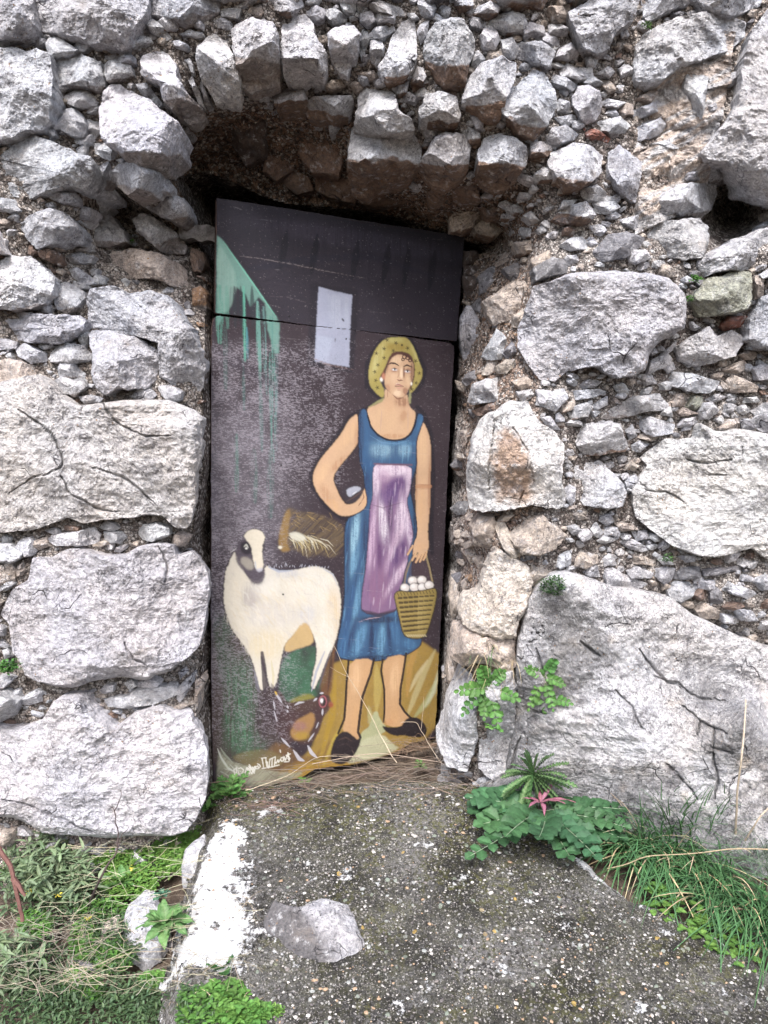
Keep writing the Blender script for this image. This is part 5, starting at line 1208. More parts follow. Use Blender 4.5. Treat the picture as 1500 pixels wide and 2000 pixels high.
g = mesh('ground', np.stack([X, Y, Z], -1), F, None, ground_mat(False), None, None, True); g['kind'] = 'structure'
# ramp: fine sheet with a rounded, broken edge
xs = np.arange(-1.2, 2.6, .0065); ys = np.arange(.5, 2.95, .0065)
X, Y = np.meshgrid(xs, ys); ZR = zgr(Y)
px, py = proj(X, Y, ZR)
sd = np.full(X.shape, 1e9)
d, _ = segdist(np.concatenate([RAMP, RAMP[:1]]), px, py); ins = inside(RAMP, px, py); sd = np.where(ins, d, -d)/600.0   # about metres
sd = sd+.035*fbm(np.stack([X, Y, X*0], -1)*9, 5, 6, .6)
P3 = np.stack([X, Y, X*0], -1)
hump = .035*sm(.0, .5, sd)*np.sin(np.clip((X+.3)/1.1, 0, 1)*math.pi)
ZR = ZR + .012*fbm(P3*5, 3, 1) + .006*fbm(P3*30, 5, 2, .65) - .075*sm(.02, -.05, sd) + .015
keepv = sd > -.06
C = np.zeros(X.shape)
paint = np.clip(1.05-segdist(pp("452,1632 440,1680 432,1730 428,1790 420,1850 412,1880"), px, py)[0]/np.interp(py, [1630, 1700, 1780, 1860, 1920], [46, 64, 116, 130, 100]), 0, 1)*sm(1945, 1885, py)
paint = np.maximum(paint, np.clip(1-segdist(pp("1145,1690 1185,1715 1215,1745"), px, py)[0]/30, 0, .6)); paint = np.maximum(paint, np.clip(1-segdist(pp("1215,1745 1290,1790 1440,1850"), px, py)[0]/20, 0, .30)); paint = np.maximum(paint, np.clip(1-segdist(pp("500,1598 560,1590"), px, py)[0]/14, 0, .5))
moss = .22 + sm(1700, 1560, py)*sm(0, .4, .5+.6*noise2(px/70., py/40., 5))*.9 + sm(.12, .4, noise2(px/60., py/60., 7))*.5 + sm(260, 40, np.hypot((px-1000)*.8, py-1580))*.5
pale = sm(-.1, .35, noise2(px/160., py/110., 9))*.8 + sm(620, 470, px)*sm(1560, 1640, py)*.6
ny, nx = X.shape; idx = np.arange(nx*ny).reshape(ny, nx); F = np.stack([idx[:-1, :-1], idx[:-1, 1:], idx[1:, 1:], idx[1:, :-1]], -1); kk = keepv[:-1, :-1] & keepv[1:, 1:] & keepv[:-1, 1:] & keepv[1:, :-1]; F = F[kk]
used = np.unique(F); rm = np.full(X.size, -1); rm[used] = np.arange(len(used)); V = np.stack([X, Y, ZR], -1).reshape(-1, 3)[used]
r = mesh('path', V, rm[F], None, ground_mat(True), None, None, True, attrs=dict(paint=paint.ravel()[used], moss=np.clip(moss, 0, 1).ravel()[used], pale=np.clip(pale, 0, 1).ravel()[used])); r['kind'] = 'structure'
# ------------------------------------------------------------------ loose stones
def boulder(name, label, outline, up, hgt, col, seed, tintf=None, sink=.004, cat='stone', off=0.0):
    """stone lying on the ground: outline in photo pixels at its foot, domed upward"""
    c, O, area = kernel_point(pp(outline)); N = 150; Ln = np.linalg.norm(np.roll(O, -1, 0)-O, axis=1); cs = np.concatenate([[0], np.cumsum(Ln)]); tt = np.linspace(0, cs[-1], N, endpoint=False); Oc = np.concatenate([O, O[:1]])
    R = np.stack([np.interp(tt, cs, Oc[:, 0]), np.interp(tt, cs, Oc[:, 1])], -1)
    for _ in range(4): R = (np.roll(R, 1, 0)+2*R+np.roll(R, -1, 0))/4
    B = np.array([G(a, b2, off) for a, b2 in R]); C0 = B.mean(0); rings = []; M = 60; cl = []
    r_ = np.random.default_rng(seed)
    pl = [(r_.uniform(0, 6.28), r_.uniform(.1, .6), r_.uniform(.3, .8)) for _ in range(7)]
    for i in range(M):
        s = 1-(i/(M-1)); q = C0+(B-C0)*max(s, .01); e = 1-s**2.4; rel = (q-C0)/np.abs(B-C0).max(0).clip(.01)
        pr = np.full(N, math.sqrt(max(0, e)))
        for a, rho, sl in pl: pr = np.minimum(pr, 1-sl*np.maximum(0, rel[:, 0]*math.cos(a)+rel[:, 1]*math.sin(a)-rho))
        pr = pr*min(1, e*3); q = q.copy(); q[:, 2] += hgt*pr-sink*s + up*0
        q += (fbm(q*30, 4, seed, .6)*.008+cellplane(q[:, :2]*14+q[:, 2:3]*6, seed)*.022-.006)[:, None]*np.array([.6, .6, 1]); rings.append(q)
    low = rings[0].copy(); low[:, 2] -= .05; rings.insert(0, low)
    V = np.concatenate(rings+[rings[-1].mean(0)[None]]); K = len(rings); j = np.arange(N); Q = np.concatenate([np.stack([k*N+j, k*N+(j+1) % N, (k+1)*N+(j+1) % N, (k+1)*N+j], -1) for k in range(K-1)]); T = np.stack([(K-1)*N+j, (K-1)*N+(j+1) % N, np.full(N, K*N)], -1)
    cc = np.broadcast_to(np.array(COLS[col] if isinstance(col, str) else col), V.shape).copy()
    if tintf is not None: cc = tintf(V, C0, cc)
    o = mesh(name, V, Q, T, M_STONE, None, cc, False, tuple(C0)); tag(o, label, cat); return o
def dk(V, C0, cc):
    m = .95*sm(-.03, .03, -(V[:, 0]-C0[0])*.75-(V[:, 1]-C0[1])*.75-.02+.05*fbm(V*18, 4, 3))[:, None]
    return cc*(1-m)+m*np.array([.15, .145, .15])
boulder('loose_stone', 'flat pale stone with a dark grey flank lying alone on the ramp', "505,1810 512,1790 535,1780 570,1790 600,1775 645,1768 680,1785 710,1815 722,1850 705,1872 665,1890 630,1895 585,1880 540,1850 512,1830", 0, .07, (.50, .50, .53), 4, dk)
boulder('loose_stone', 'rounded grey stone half buried in weeds left of the white painted edge', "240,1800 248,1775 280,1752 305,1750 322,1775 330,1820 310,1850 285,1862 255,1855 242,1830", 0, .05, 'w', 9, off=-.09)
boulder('loose_stone', 'small lilac grey stone wedged against the top of the white painted edge', "360,1662 375,1650 400,1640 410,1655 402,1685 385,1700 362,1690", 0, .03, 'g', 12, off=-.03)
boulder('loose_stone', 'small tan stone lying beside the rounded grey one in the weeds', "198,1815 215,1800 235,1795 240,1815 225,1832 200,1830", 0, .03, 't', 15, off=-.09)
boulder('slate_piece', 'smooth blue grey slab of slate showing between weeds in the lower left', "150,1850 190,1840 200,1880 185,1905 150,1915 140,1880", 0, .012, 'd', 18, off=-.10)
# pebbles and grit
mb = MB(); ico = np.array([(0, 0, 1), (.89, 0, .45), (.28, .85, .45), (-.72, .53, .45), (-.72, -.53, .45), (.28, -.85, .45), (.72, .53, -.3), (-.28, .85, -.3), (-.89, 0, -.3), (-.28, -.85, -.3), (.72, -.53, -.3)])
it = [(0, 1, 2), (0, 2, 3), (0, 3, 4), (0, 4, 5), (0, 5, 1), (1, 6, 2), (2, 7, 3), (3, 8, 4), (4, 9, 5), (5, 10, 1), (6, 7, 2), (7, 8, 3), (8, 9, 4), (9, 10, 5), (10, 6, 1)]
for k in range(2600):
    x, y = random.uniform(380, 1500), random.uniform(1545, 2040)
    if not inside(RAMP, np.array([x]), np.array([y]))[0]: continue
    near = y < 1660; s = random.choice([1, 1, 1, 1.4, 2.2])*.0020*random.uniform(.6, 1.5)*(1.3 if near else 1)
    v = ico*rng.uniform(.7, 1.3, (11, 1))*np.array([s, s*random.uniform(.7, 1.3), s*.5]); a = random.uniform(0, 6.3); v[:, :2] = v[:, :2] @ np.array([[math.cos(a), -math.sin(a)], [math.sin(a), math.cos(a)]])
    mb.add(v+G(x, y)+np.array([0, 0, .016]), None, it, random.choice([(.4, .38, .36), (.5, .48, .46), (.2, .18, .17), (.35, .25, .17), (.12, .11, .11), (.48, .46, .44)]))
o = mb.build('grit', tint_material('pebble', .9, 0, .5, 200)); tag(o, 'loose grit and pebbles on the concrete ramp', 'grit', kind='stuff')
# ================================================================== plants
U = random.uniform
def gcol(c, v=.2): k = U(1-v, 1+v)*.86; return np.array(c)*k*np.array([U(.9, 1.1), 1, U(.9, 1.1)])
def pinnate(mb, b, az, el, L, W, col, droop=.4, pairs=6, vein=(.3, .36, .25), tilt=0.0):
    n = 14; t = np.linspace(0, 1, n); h = np.array([math.cos(az), math.sin(az), 0]); bend = U(-.2, .2); s0 = np.array([-math.sin(az), math.cos(az), 0])
    p = b+h*(L*t*math.cos(el))[:, None]+s0*(bend*L*t*t)[:, None]+np.array([0, 0, 1])*(L*(math.sin(el)*t-droop*t*t*.5))[:, None]
    tube(mb, p+np.array([0, -.001, .0015]), W*.035, W*.012, vein, 4)
    for k in range(pairs*2+1):
        f = .14+.84*(k//2)/pairs if k < pairs*2 else .93; sd = 1 if k % 2 else -1
        if k == pairs*2: sd = 0
        i = min(n-2, int(f*(n-1))); q = p[i]+(p[i+1]-p[i])*(f*(n-1)-i); d = p[i+1]-p[i]; d /= np.linalg.norm(d)
        if tilt: up = np.array([0, -1, .15])
        else: up = np.array([0, -.25, 1])
        sv = np.cross(up, d); sv /= np.linalg.norm(sv)+1e-9
        dirv = (d*(.55 if sd else 1)+sv*sd*.85); dirv /= np.linalg.norm(dirv)
        l = W*.62*(.55+.6*math.sin(math.pi*min(1, f*.85+.12)))*U(.85, 1.15); wv = np.cross(np.cross(dirv, up), dirv); side = np.cross(up, dirv); side /= np.linalg.norm(side)+1e-9
        m_ = 7; tt = np.linspace(0, 1, m_); w_ = np.array([.3, .62, .95, .8, 1.0, .6, .05])*l*.42; upn = up/np.linalg.norm(up)
        c_ = q+dirv*(l*tt)[:, None]+upn*(l*U(-.05, .25)*np.sin(tt*2.5))[:, None]
        A = c_+side*w_[:, None]+upn*(w_*U(.0, .5))[:, None]; B = c_-side*w_[:, None]+upn*(w_*U(.0, .5))[:, None]
        V = np.stack([A, c_, B], 1).reshape(-1, 3); Q = []
        for i2 in range(m_-1): a = i2*3; Q += [(a, a+3, a+4, a+1), (a+1, a+4, a+5, a+2)]
        cc = np.tile(np.array(col)*U(.8, 1.25), (len(V), 1)); cc[1::3] *= 1.45; mb.add(V, Q, None, cc)
def leaf(mb, b, az, el, L, W, kind, col, droop=.5, fold=.25, wave=0.0, lobes=5, vein=None, roll=0.0):
    seg = {'oval': 8, 'grass': 8, 'lobed': lobes*6, 'tooth': lobes*5}[kind]
    t = np.linspace(0, 1, seg+1); h = np.array([math.cos(az), math.sin(az), 0]); s = np.array([-math.sin(az), math.cos(az), 0])*math.cos(roll)+np.array([0, 0, 1])*math.sin(roll)
    bend = U(-.25, .25)
    p = b + h*(L*t*math.cos(el))[:, None] + s*(bend*L*t*t)[:, None] + np.array([0, 0, 1])*(L*(math.sin(el)*t-droop*t*t*.5))[:, None]
    if kind == 'oval': w = np.sin(math.pi*np.clip(t, 0, 1)**.7)**.75*.5*np.where(t < .15, .35+t*4, 1)
    elif kind == 'grass': w = .5*(1-t)**.6*np.minimum(1, .4+t*4)
    elif kind == 'lobed': w = (.22+.5*t**.6*(1-t**7))*(.34+.66*np.abs(np.sin(lobes*math.pi*t))**.8)*np.where(t > .97, .3, 1)
    else: w = (.18+.42*t**.7*(1-t**6))*(.62+.38*(1-((lobes*t) % 1.0)))
    w = w*W; z = np.array([0, 0, 1])
    e = wave*W*np.sin(np.arange(seg+1)*1.9+U(0, 6))
    Lf = p+s*w[:, None]+z*(w*fold+e)[:, None]; Rt = p-s*w[:, None]+z*(w*fold-e)[:, None]
    V = np.stack([Lf, p, Rt], 1).reshape(-1, 3); Q = []
    for i in range(seg): a = i*3; Q += [(a, a+3, a+4, a+1), (a+1, a+4, a+5, a+2)]
    c = np.tile(np.array(col)[None], (len(V), 1)); c *= (1+.12*np.sin(np.arange(len(V))*2.3))[:, None]
    c[1::3] = c[1::3]*.5+np.array(vein if vein is not None else np.array(col)*1.8)*.5
    mb.add(V, Q, None, c)
def rosette(name, label, base, n, L, W, kind, col, el=(.1, .7), droop=.7, az=(0, 6.283), cat='plant', lobes=5, wave=.1, vein=None, fold=.25, extra=None, leafname='leaf', split=True, wallm=False):
    t = thing(name, label, cat, tuple(base)); 
    per = []
    for k in range(n):
        mb = MB(); a = az[0]+(az[1]-az[0])*(k+U(-.3, .3))/n; l = L*U(.65, 1.1)
        e_ = U(*el)
        if wallm: q = 6.283*(k+U(-.3, .3))/n; e_ = math.asin(max(-.98, min(.98, math.sin(q)))); a = (-U(.25, .8)) if math.cos(q) > 0 else math.pi+U(.25, .8)
        if kind == 'pinnate': pinnate(mb, np.array(base), a, e_, l, W*U(.85, 1.15), gcol(col), droop*U(.7, 1.2), lobes, vein or (.2, .3, .12), wallm)
        else: leaf(mb, np.array(base), a, e_, l, W*U(.8, 1.15)*l/L, kind, gcol(col), droop*U(.7, 1.2), fold, wave, lobes, vein)
        per.append(mb)
    if split and n <= 40:
        for mb in per: mb.build(leafname, M_LEAF, t)
    else:
        m = MB()
        for q in per: m.V += q.V; m.C += q.C; m.Q += [x+m.n for x in q.Q]; m.n += q.n
        m.build('foliage', M_LEAF, t)
    return t
def w2(px, py, dy=0.0): return P(np.array([float(px)]), np.array([float(py)]), float(YF(px, py))-dy)[0]
def bedp(px, py, dy=.1): return w2(px, py, dy)
DG, MG, BGc, SG = (.035, .10, .045), (.07, .17, .045), (.13, .26, .05), (.19, .27, .14)
# --- right of the door
rosette('thistle', 'large dark green crinkled thistle rosette with lobed leaves spread over the ramp edge', G(1062, 1612)+[0, 0, .045], 14, .30, .080, 'pinnate', (.045, .115, .05), (.02, .4), .30, (math.pi*.9, math.pi*2.15), lobes=7, vein=(.25, .33, .22))
rosette('withering_plant', 'small withering rosette with magenta pink leaves in the middle of the dark thistle', G(1055, 1618)+[0, 0, .085], 9, .11, .017, 'oval', (.30, .085, .15), (.1, .7), .6, (0, 6.28), vein=(.55, .3, .35))
rosette('dandelion', 'bright toothed dandelion rosette at the foot of the bedrock, above the pink withering plant', bedp(1040, 1512, .15), 26, .14, .036, 'tooth', (.07, .18, .06), (-.2, 1.15), .5, (math.pi*.9, math.pi*2.1), wallm=True, vein=(.3, .4, .2), lobes=8)
rosette('crevice_weed', 'toothed green weed growing from the crack right of the door under dry grass', bedp(952, 1345, .08), 7, .12, .036, 'pinnate', (.075, .18, .045), (.0, .9), .4, (math.pi, 2*math.pi), lobes=5, wallm=True)
t = rosette('lobed_weed', 'small weed with round lobed leaves rooted in the slot of the bedrock slab', bedp(1062, 1322, .11), 5, .09, .032, 'pinnate', (.075, .18, .045), (-.2, 1.0), .4, (math.pi, 2*math.pi), lobes=5, wallm=True)
rosette('lobed_weed', 'lowest little round leaved weed hanging on the bedrock slab', bedp(1066, 1365, .11), 4, .075, .030, 'pinnate', (.075, .18, .045), (-.9, .5), .5, (math.pi, 2*math.pi), lobes=5, wallm=True)
rosette('lobed_weed', 'single tiny green leaf tuft in the crack below the toothed weed', bedp(962, 1420, .10), 5, .035, .02, 'lobed', (.11, .25, .06), (-.6, .8), .6, (math.pi, 2*math.pi), lobes=3)
def cushion(name, label, c, r, n, col, ls=.010, cat='plant', squash=.7):
    t = thing(name, label, cat, tuple(c)); mb = MB()
    for k in range(n):
        d = rng.normal(0, 1, 3); d /= np.linalg.norm(d); d[1] = -abs(d[1]); q = np.array(c)+d*r*U(.5, 1)*np.array([1, .7, squash]); a = U(0, 6.28)
        leaf(mb, q, a, U(-.3, .9), ls*U(.7, 1.4), ls*.5, 'oval', gcol(col, .35), .4)
    mb.build('foliage', M_LEAF, t); return t
cushion('cushion_plant', 'tight round dark green cushion plant on top of the bedrock slab', bedp(1078, 1143, .13), .046, 420, (.06, .12, .045))
cushion('wall_fern', 'small bright green fern tuft beside the rounded boulder on the left edge', w2(17, 1300, .06), .035, 150, (.08, .2, .05), .014)
cushion('wall_herb', 'tiny green herb in the joint left of the greenish stone high on the right', w2(1359, 545, .05), .018, 60, (.10, .25, .05))
cushion('wall_herb', 'lower tiny green herb in the joint right of the largest upper right boulder', w2(1348, 583, .05), .016, 45, (.10, .25, .05))
cushion('wall_herb', 'little green herb under the big white stone at the right edge', w2(1303, 1090, .05), .022, 70, (.07, .16, .05))
cushion('wall_herb', 'faint green sprig in the strata near the top right', w2(1263, 52, .05), .016, 40, (.10, .18, .06))
cushion('wall_herb', 'pinch of green between the two arch side stones on the left', w2(257, 472, .06), .010, 22, (.10, .25, .05))
# grass tuft in the crack, green above straw
def tuft(name, label, base_pts, n, L, col, az=(0, 6.28), el=(.5, 1.4), droop=1.2, W=.004, cat='grass tuft', dry=0.0, spread=.02):
    b0 = np.mean(base_pts, 0); t = thing(name, label, cat, tuple(b0)); mb = MB()
    for k in range(n):
        i = U(0, len(base_pts)-1.001); a = int(i); f = i-a; b = np.array(base_pts[a])*(1-f)+np.array(base_pts[min(a+1, len(base_pts)-1)])*f + rng.normal(0, spread, 3)*[1, .6, .2]
        c = gcol((.42, .34, .22), .3) if random.random() < dry else gcol(col, .35)
        leaf(mb, b, U(*az), U(*el), L*U(.45, 1.15), W*U(.7, 1.3), 'grass', c, droop*U(.6, 1.3), .3)
    mb.build('blades', M_GRASS, t); return t
tuft('grass_tuft', 'thin grass tuft with dry straw hanging in the crack right of the door', [bedp(940, 1275, .05), bedp(958, 1262, .05)], 90, .10, (.08, .14, .05), el=(-.6, 1.4), dry=.6, W=.0025, spread=.012)
tuft('dead_grass', 'beard of dead brown grass hanging under the thin green tuft', [bedp(930, 1300, .05), bedp(1000, 1290, .05)], 140, .075, (.3, .24, .18), el=(-1.4, .2), dry=1, W=.0016, spread=.014)
gp = [G(1210, 1650)+[0, 0, -.02], G(1300, 1660)+[0, 0, -.02], G(1380, 1700)+[0, 0, -.02], G(1450, 1760)+[0, 0, -.02], G(1540, 1820)+[0, 0, -.02]]
tuft('grass_clump', 'big clump of long dark green grass sprawling over the right edge of the ramp', gp, 1100, .30, (.065, .15, .06), (math.pi*.85, math.pi*1.75), (.3, 1.35), 1.2, .0062, spread=.04, dry=.10)
tuft('grass_clump', 'upright grass and ivy leaved tuft against the bedrock behind the long grass', [G(1290, 1640)+[0, .05, 0], G(1400, 1660)+[0, .08, 0]], 340, .28, (.06, .14, .05), (0, 6.28), (.8, 1.45), .7, .005, spread=.03)
tuft('grass_clump', 'fine grey green grass at the far right edge beside the bedrock', [G(1440, 1640)+[0, .05, 0], G(1560, 1720)], 260, .20, (.12, .17, .12), (math.pi*.7, math.pi*1.6), (.3, 1.2), 1.0, .0028, spread=.04)
t = thing('clover_patch', 'light green clover leaves peeping out below the long grass', 'clover', tuple(G(1400, 1830))); mb = MB()
for k in range(90):
    i = U(0, 1); b = G(1265+i*215+U(-25, 25), 1745+i*140+U(-20, 35))+[0, 0, U(0, .03)]; a0 = U(0, 6.28)
    for j in range(3): leaf(mb, b, a0+j*2.09, U(0, .4), U(.010, .020), .016, 'oval', gcol((.11, .22, .05), .4), .3)
mb.build('foliage', M_LEAF, t)
# --- threshold
rosette('threshold_weed', 'low lobed weed growing against the lower left corner of the painted door', G(450, 1556)+[0, 0, .0], 14, .10, .034, 'pinnate', (.08, .19, .05), (.3, 1.3), .4, lobes=4)
rosette('threshold_weed', 'small bright weed at the foot of the door under the painted hen', G(595, 1522)+[0, -.02, .0], 9, .035, .014, 'lobed', (.12, .24, .05), (.2, 1.0), .5, lobes=3)
rosette('threshold_weed', 'tiny green weed at the lower right corner of the painted door', G(820, 1486)+[0, -.05, .0], 9, .035, .013, 'lobed', (.10, .2, .05), (.2, 1.2), .5, lobes=3)
rosette('threshold_weed', 'sprig of small leaves between the door corner and the big left stone', G(405, 1580)+[0, 0, .0], 8, .05, .02, 'oval', (.09, .2, .05), (.2, 1.2), .5)
def twigs(name, label, n, pf, col, r=(.0008, .0018), L=(.08, .3), cat='twigs', zmax=.03, ang=.35, parent=None):
    t = thing(name, label, cat, tuple(pf())); mb = MB()
    for k in range(n):
        b = np.array(pf()); l = U(*L); a = random.choice([0, math.pi])+random.gauss(0, ang); d = np.array([math.cos(a), math.sin(a)*.6, random.gauss(0, .12)])
        p = [b-d*l/2, b+rng.normal(0, .012, 3), b+d*l/2]; p = tang(p, 5, .004); p[:, 2] = np.maximum(p[:, 2], zgr(p[:, 1])+.008)
        rr = U(*r); tube(mb, p, rr, rr*.5, gcol(col, .35), 4)
        if random.random() < .5:
            q = p[len(p)//2]; e = q+d*l*.3+rng.normal(0, .03, 3); tube(mb, tang([q, (q+e)/2, e], 4, .003), rr*.7, rr*.3, gcol(col, .3), 3)
    mb.build('stems', M_DRY, t); return t
def pth():
    x = U(520, 960); return G(x, 1500+abs(x-760)*.10+random.gauss(30, 20))+[0, 0, U(.015, .05)]
twigs('twig_pile', 'tangle of thin dead brown twigs heaped along the foot of the door', 150, pth, (.17, .135, .11), L=(.05, .24), r=(.0006, .0015), ang=.55)
def pth2(): return G(U(430, 620), U(1540, 1600))+[0, 0, U(.01, .03)]
twigs('twig_pile', 'thin rusty dead stems trailing down the left end of the threshold', 60, pth2, (.17, .12, .10), L=(.05, .18))
def pth3(): return PD(np.array([U(770, 850)]), np.array([U(1440, 1480)]), -.06)[0]
twigs('dead_tuft', 'small brown bristly dead tuft leaning on the lower right corner of the door', 90, pth3, (.24, .17, .12), r=(.0005, .001), L=(.04, .10), ang=1.2)
def stalk(name, label, pts, r0, r1, col, branches=(), cat='dry stalk', amp=.003, mat=None):
    t = thing(name, label, cat, tuple(pts[0])); mb = MB(); tube(mb, tang(pts, 7, amp), r0, r1, col, 6); mb.build('stem', mat or M_DRY, t)
    for br in branches:
        m2 = MB(); tube(m2, tang(br, 5, amp), r1*1.2, r1*.5, col, 4); m2.build('branch', mat or M_DRY, t)
    return t
def pd(px, py, o): return PD(np.array([float(px)]), np.array([float(py)]), -o)[0]
stalk('dry_stalk', 'pale forked straw stalk leaning across the painted legs on the door', [G(775, 1500)+[0, 0, .02], pd(745, 1440, .07), pd(710, 1370, .05), pd(678, 1318, .04), pd(650, 1255, .03)], .0016, .0007, (.5, .42, .32), [[pd(680, 1322, .04), pd(662, 1312, .04), pd(645, 1306, .03)]])
stalk('dry_stalk', 'thin pale straw curving up from the twigs at the right door corner', [G(862, 1500)+[0, 0, .02], pd(835, 1450, .06), pd(815, 1412, .05), pd(795, 1407, .05), pd(782, 1412, .04)], .0014, .0007, (.5, .42, .33), [[pd(822, 1425, .05), pd(826, 1395, .05), pd(828, 1360, .04)]])
stalk('dry_stalk', 'long pale straw lying from the left door corner across the twigs', [G(480, 1560)+[0, 0, .03], G(560, 1540)+[0, 0, .04], G(620, 1492)+[0, 0, .03], G(770, 1498)+[0, 0, .03]], .0012, .0007, (.46, .39, .30))
stalk('dry_stalk', 'pale straw arcing over the twig heap toward the thistle', [G(610, 1508)+[0, 0, .03], G(740, 1502)+[0, 0, .06], G(860, 1515)+[0, 0, .05], G(940, 1545)+[0, 0, .02]], .0013, .0007, (.38, .30, .24))
stalk('dry_stalk', 'tall upright straw stalk standing in front of the bedrock near the right edge', [G(1436, 1640)+[0, 0, 0], bedp(1440, 1560, .22), bedp(1449, 1470, .27), bedp(1457, 1368, .27)], .0035, .0022, (.42, .35, .27))
stalk('dry_stalk', 'leaning straw stalk crossing toward the right edge of the bedrock', [G(1450, 1650)+[0, 0, 0], bedp(1480, 1600, .2), bedp(1530, 1545, .2)], .003, .002, (.42, .35, .27))
stalk('dry_stalk', 'long horizontal straw stem lying across the dark grass clump', [G(1185, 1722)+[0, 0, .04], G(1270, 1730)+[0, -.0, .09], G(1400, 1735)+[0, 0, .12], G(1530, 1735)+[0, 0, .12]], .0013, .0018, (.34, .27, .18), amp=.004)
def prt(): return w2(U(1430, 1520), U(1375, 1425), .10)
t = thing('root_tuft', 'pale dead root tuft sticking out of the hole at the right edge', 'roots', tuple(w2(1480, 1400, .1))); mb = MB()
for k in range(70):
    b = prt(); a = U(0, 6.28); d = np.array([math.cos(a), -.4, math.sin(a)])*U(.02, .06); tube(mb, tang([b, b+d*.5, b+d], 4, .003), .0011, .0004, gcol((.36, .31, .27), .3), 3)
mb.build('roots', M_DRY, t)
t = thing('root_tuft', 'grey dead lichen tuft hanging in the joint left of the square white stone', 'roots', tuple(w2(1103, 890, .06))); mb = MB()
for k in range(80):
    b = w2(U(1090, 1115), U(865, 895), .04); a = U(0, 6.28); d = np.array([math.cos(a), -.4, math.sin(a)])*U(.015, .03); tube(mb, tang([b, b+d*.5, b+d], 4, .002), .0006, .0003, gcol((.16, .14, .13), .3), 3)
mb.build('roots', M_DRY, t)
# --- left weeds
OFFL = -.10
def gl(px, py, z=0.0): return G(px, py, OFFL)+np.array([0, 0, z])
def sage(name, label, region, n, seed=0):
    c = np.mean([gl(*r) for r in region], 0); t = thing(name, label, 'plant', tuple(c)); mb = MB(); ms = MB(); reg = np.array(region)
    for k in range(n):
        a, b2, c2 = rng.dirichlet([1]*len(reg)), 0, 0; q = a @ reg; b = gl(q[0], q[1]); tip = b+np.array([U(-.04, .04), U(-.05, .01), U(.05, .14)])
        pl = tang([b, (b+tip)/2, tip], 4, .003); tube(ms, pl, .0014, .0008, gcol((.18, .2, .12)), 3)
        for j in range(random.randint(6, 11)):
            i = random.randint(3, len(pl)-1); leaf(mb, pl[i], U(0, 6.28), U(-.1, .9), U(.024, .05), U(.007, .013), 'oval', gcol(SG if random.random() < .7 else (.13, .22, .09), .2), .4, vein=(.3, .36, .26))
    ms.build('stems', M_DRY, t); mb.build('foliage', M_LEAF, t); return t
s1 = sage('sage_plant', 'spreading grey green plant with narrow felted leaves against the left boulders', [(10, 1690), (60, 1680), (190, 1700), (210, 1770), (110, 1830), (10, 1800)], 150)
sage('sage_plant', 'paler upright sprigs of the same felted kind in front of the lowest left boulder', [(70, 1660), (150, 1670), (140, 1720), (60, 1700)], 50)
sage('sage_plant', 'felted grey sprigs hanging at the bottom left corner', [(-20, 1880), (60, 1860), (90, 1960), (-20, 1980)], 60)
def carpet(name, label, blobs, col, n, ls=(.006, .014), hz=.03, cat='ground cover', kind='stuff', three=True):
    mb = MB()
    for k in range(n):
        x, y, rx, ry = random.choice(blobs); a = U(0, 6.28); r = math.sqrt(U(0, 1)); qx, qy = x+rx*r*math.cos(a), y+ry*r*math.sin(a)
        b = (G(qx, qy) if qx > 350 and qy > 1850 else gl(qx, qy))+np.array([0, 0, U(0, hz)*(1-r*.6)+.01])
        if three:
            a0 = U(0, 6.28); c = gcol(col, .3); l = U(*ls)
            for j in range(3): leaf(mb, b, a0+j*2.09, U(-.1, .5), l, l*.8, 'oval', c, .3)
        else: leaf(mb, b, U(0, 6.28), U(.1, 1.1), U(*ls), U(*ls)*.35, 'oval', gcol(col, .3), .5)
    o = mb.build(name, M_LEAF, None); tag(o, label, cat, kind=kind); return o
carpet('ground_cover', 'bright green feathery ground cover along the foot of the left boulders', [(330, 1660, 60, 30), (370, 1640, 40, 20), (290, 1700, 70, 30), (350, 1690, 40, 26), (250, 1740, 60, 26), (230, 1690, 50, 20)], (.14, .27, .06), 3600, (.005, .010), .045)
carpet('ground_cover', 'moss green patches of tiny leaves among the lower left weeds', [(70, 1815, 35, 28), (165, 1850, 30, 40), (220, 1880, 40, 30), (310, 1930, 40, 20), (150, 1930, 30, 30), (20, 1700, 40, 20), (200, 1790, 60, 20)], (.10, .22, .05), 2600, (.005, .010), .035)
carpet('ground_cover', 'dark low leaves filling the shady lower left corner', [(60, 1900, 90, 60), (200, 1985, 150, 50), (60, 2000, 100, 60), (200, 1960, 120, 50), (120, 1780, 100, 50), (60, 1720, 70, 50), (330, 1980, 120, 40), (220, 1850, 60, 60)], (.07, .12, .055), 6000, (.010, .024), .045, three=False)
carpet('clover_patch', 'bright clover leaves at the bottom edge left of the ramp', [(430, 1965, 60, 36), (390, 1985, 60, 40), (470, 2000, 50, 24), (180, 1945, 22, 18), (500, 1992, 30, 14)], (.10, .22, .05), 900, (.010, .018), .04)
tuft('grass_tuft', 'loose dark grass blades poking through the clover at the bottom edge', [G(360, 1960), G(480, 2000)], 70, .09, (.07, .14, .05), W=.003, dry=.35, spread=.03)
cushion('moss_clump', 'bright green moss clump at the bottom edge of the ramp', G(528, 1978)+[0, 0, .01], .040, 460, (.14, .27, .06), .008, 'moss', .4)
rosette('broad_leaf_weed', 'neat rosette of broad oval green leaves against the white painted edge', G(325, 1835, -.03)+[0, 0, .05], 20, .085, .036, 'oval', (.10, .23, .07), (.0, 1.0), .6, vein=(.25, .38, .16))
rosette('broad_leaf_weed', 'jagged dark leaves in front of the lower end of the white painted edge', G(425, 1925, -.04)+[0, 0, .03], 12, .095, .04, 'tooth', (.07, .18, .05), (.1, 1.1), .5, lobes=4)
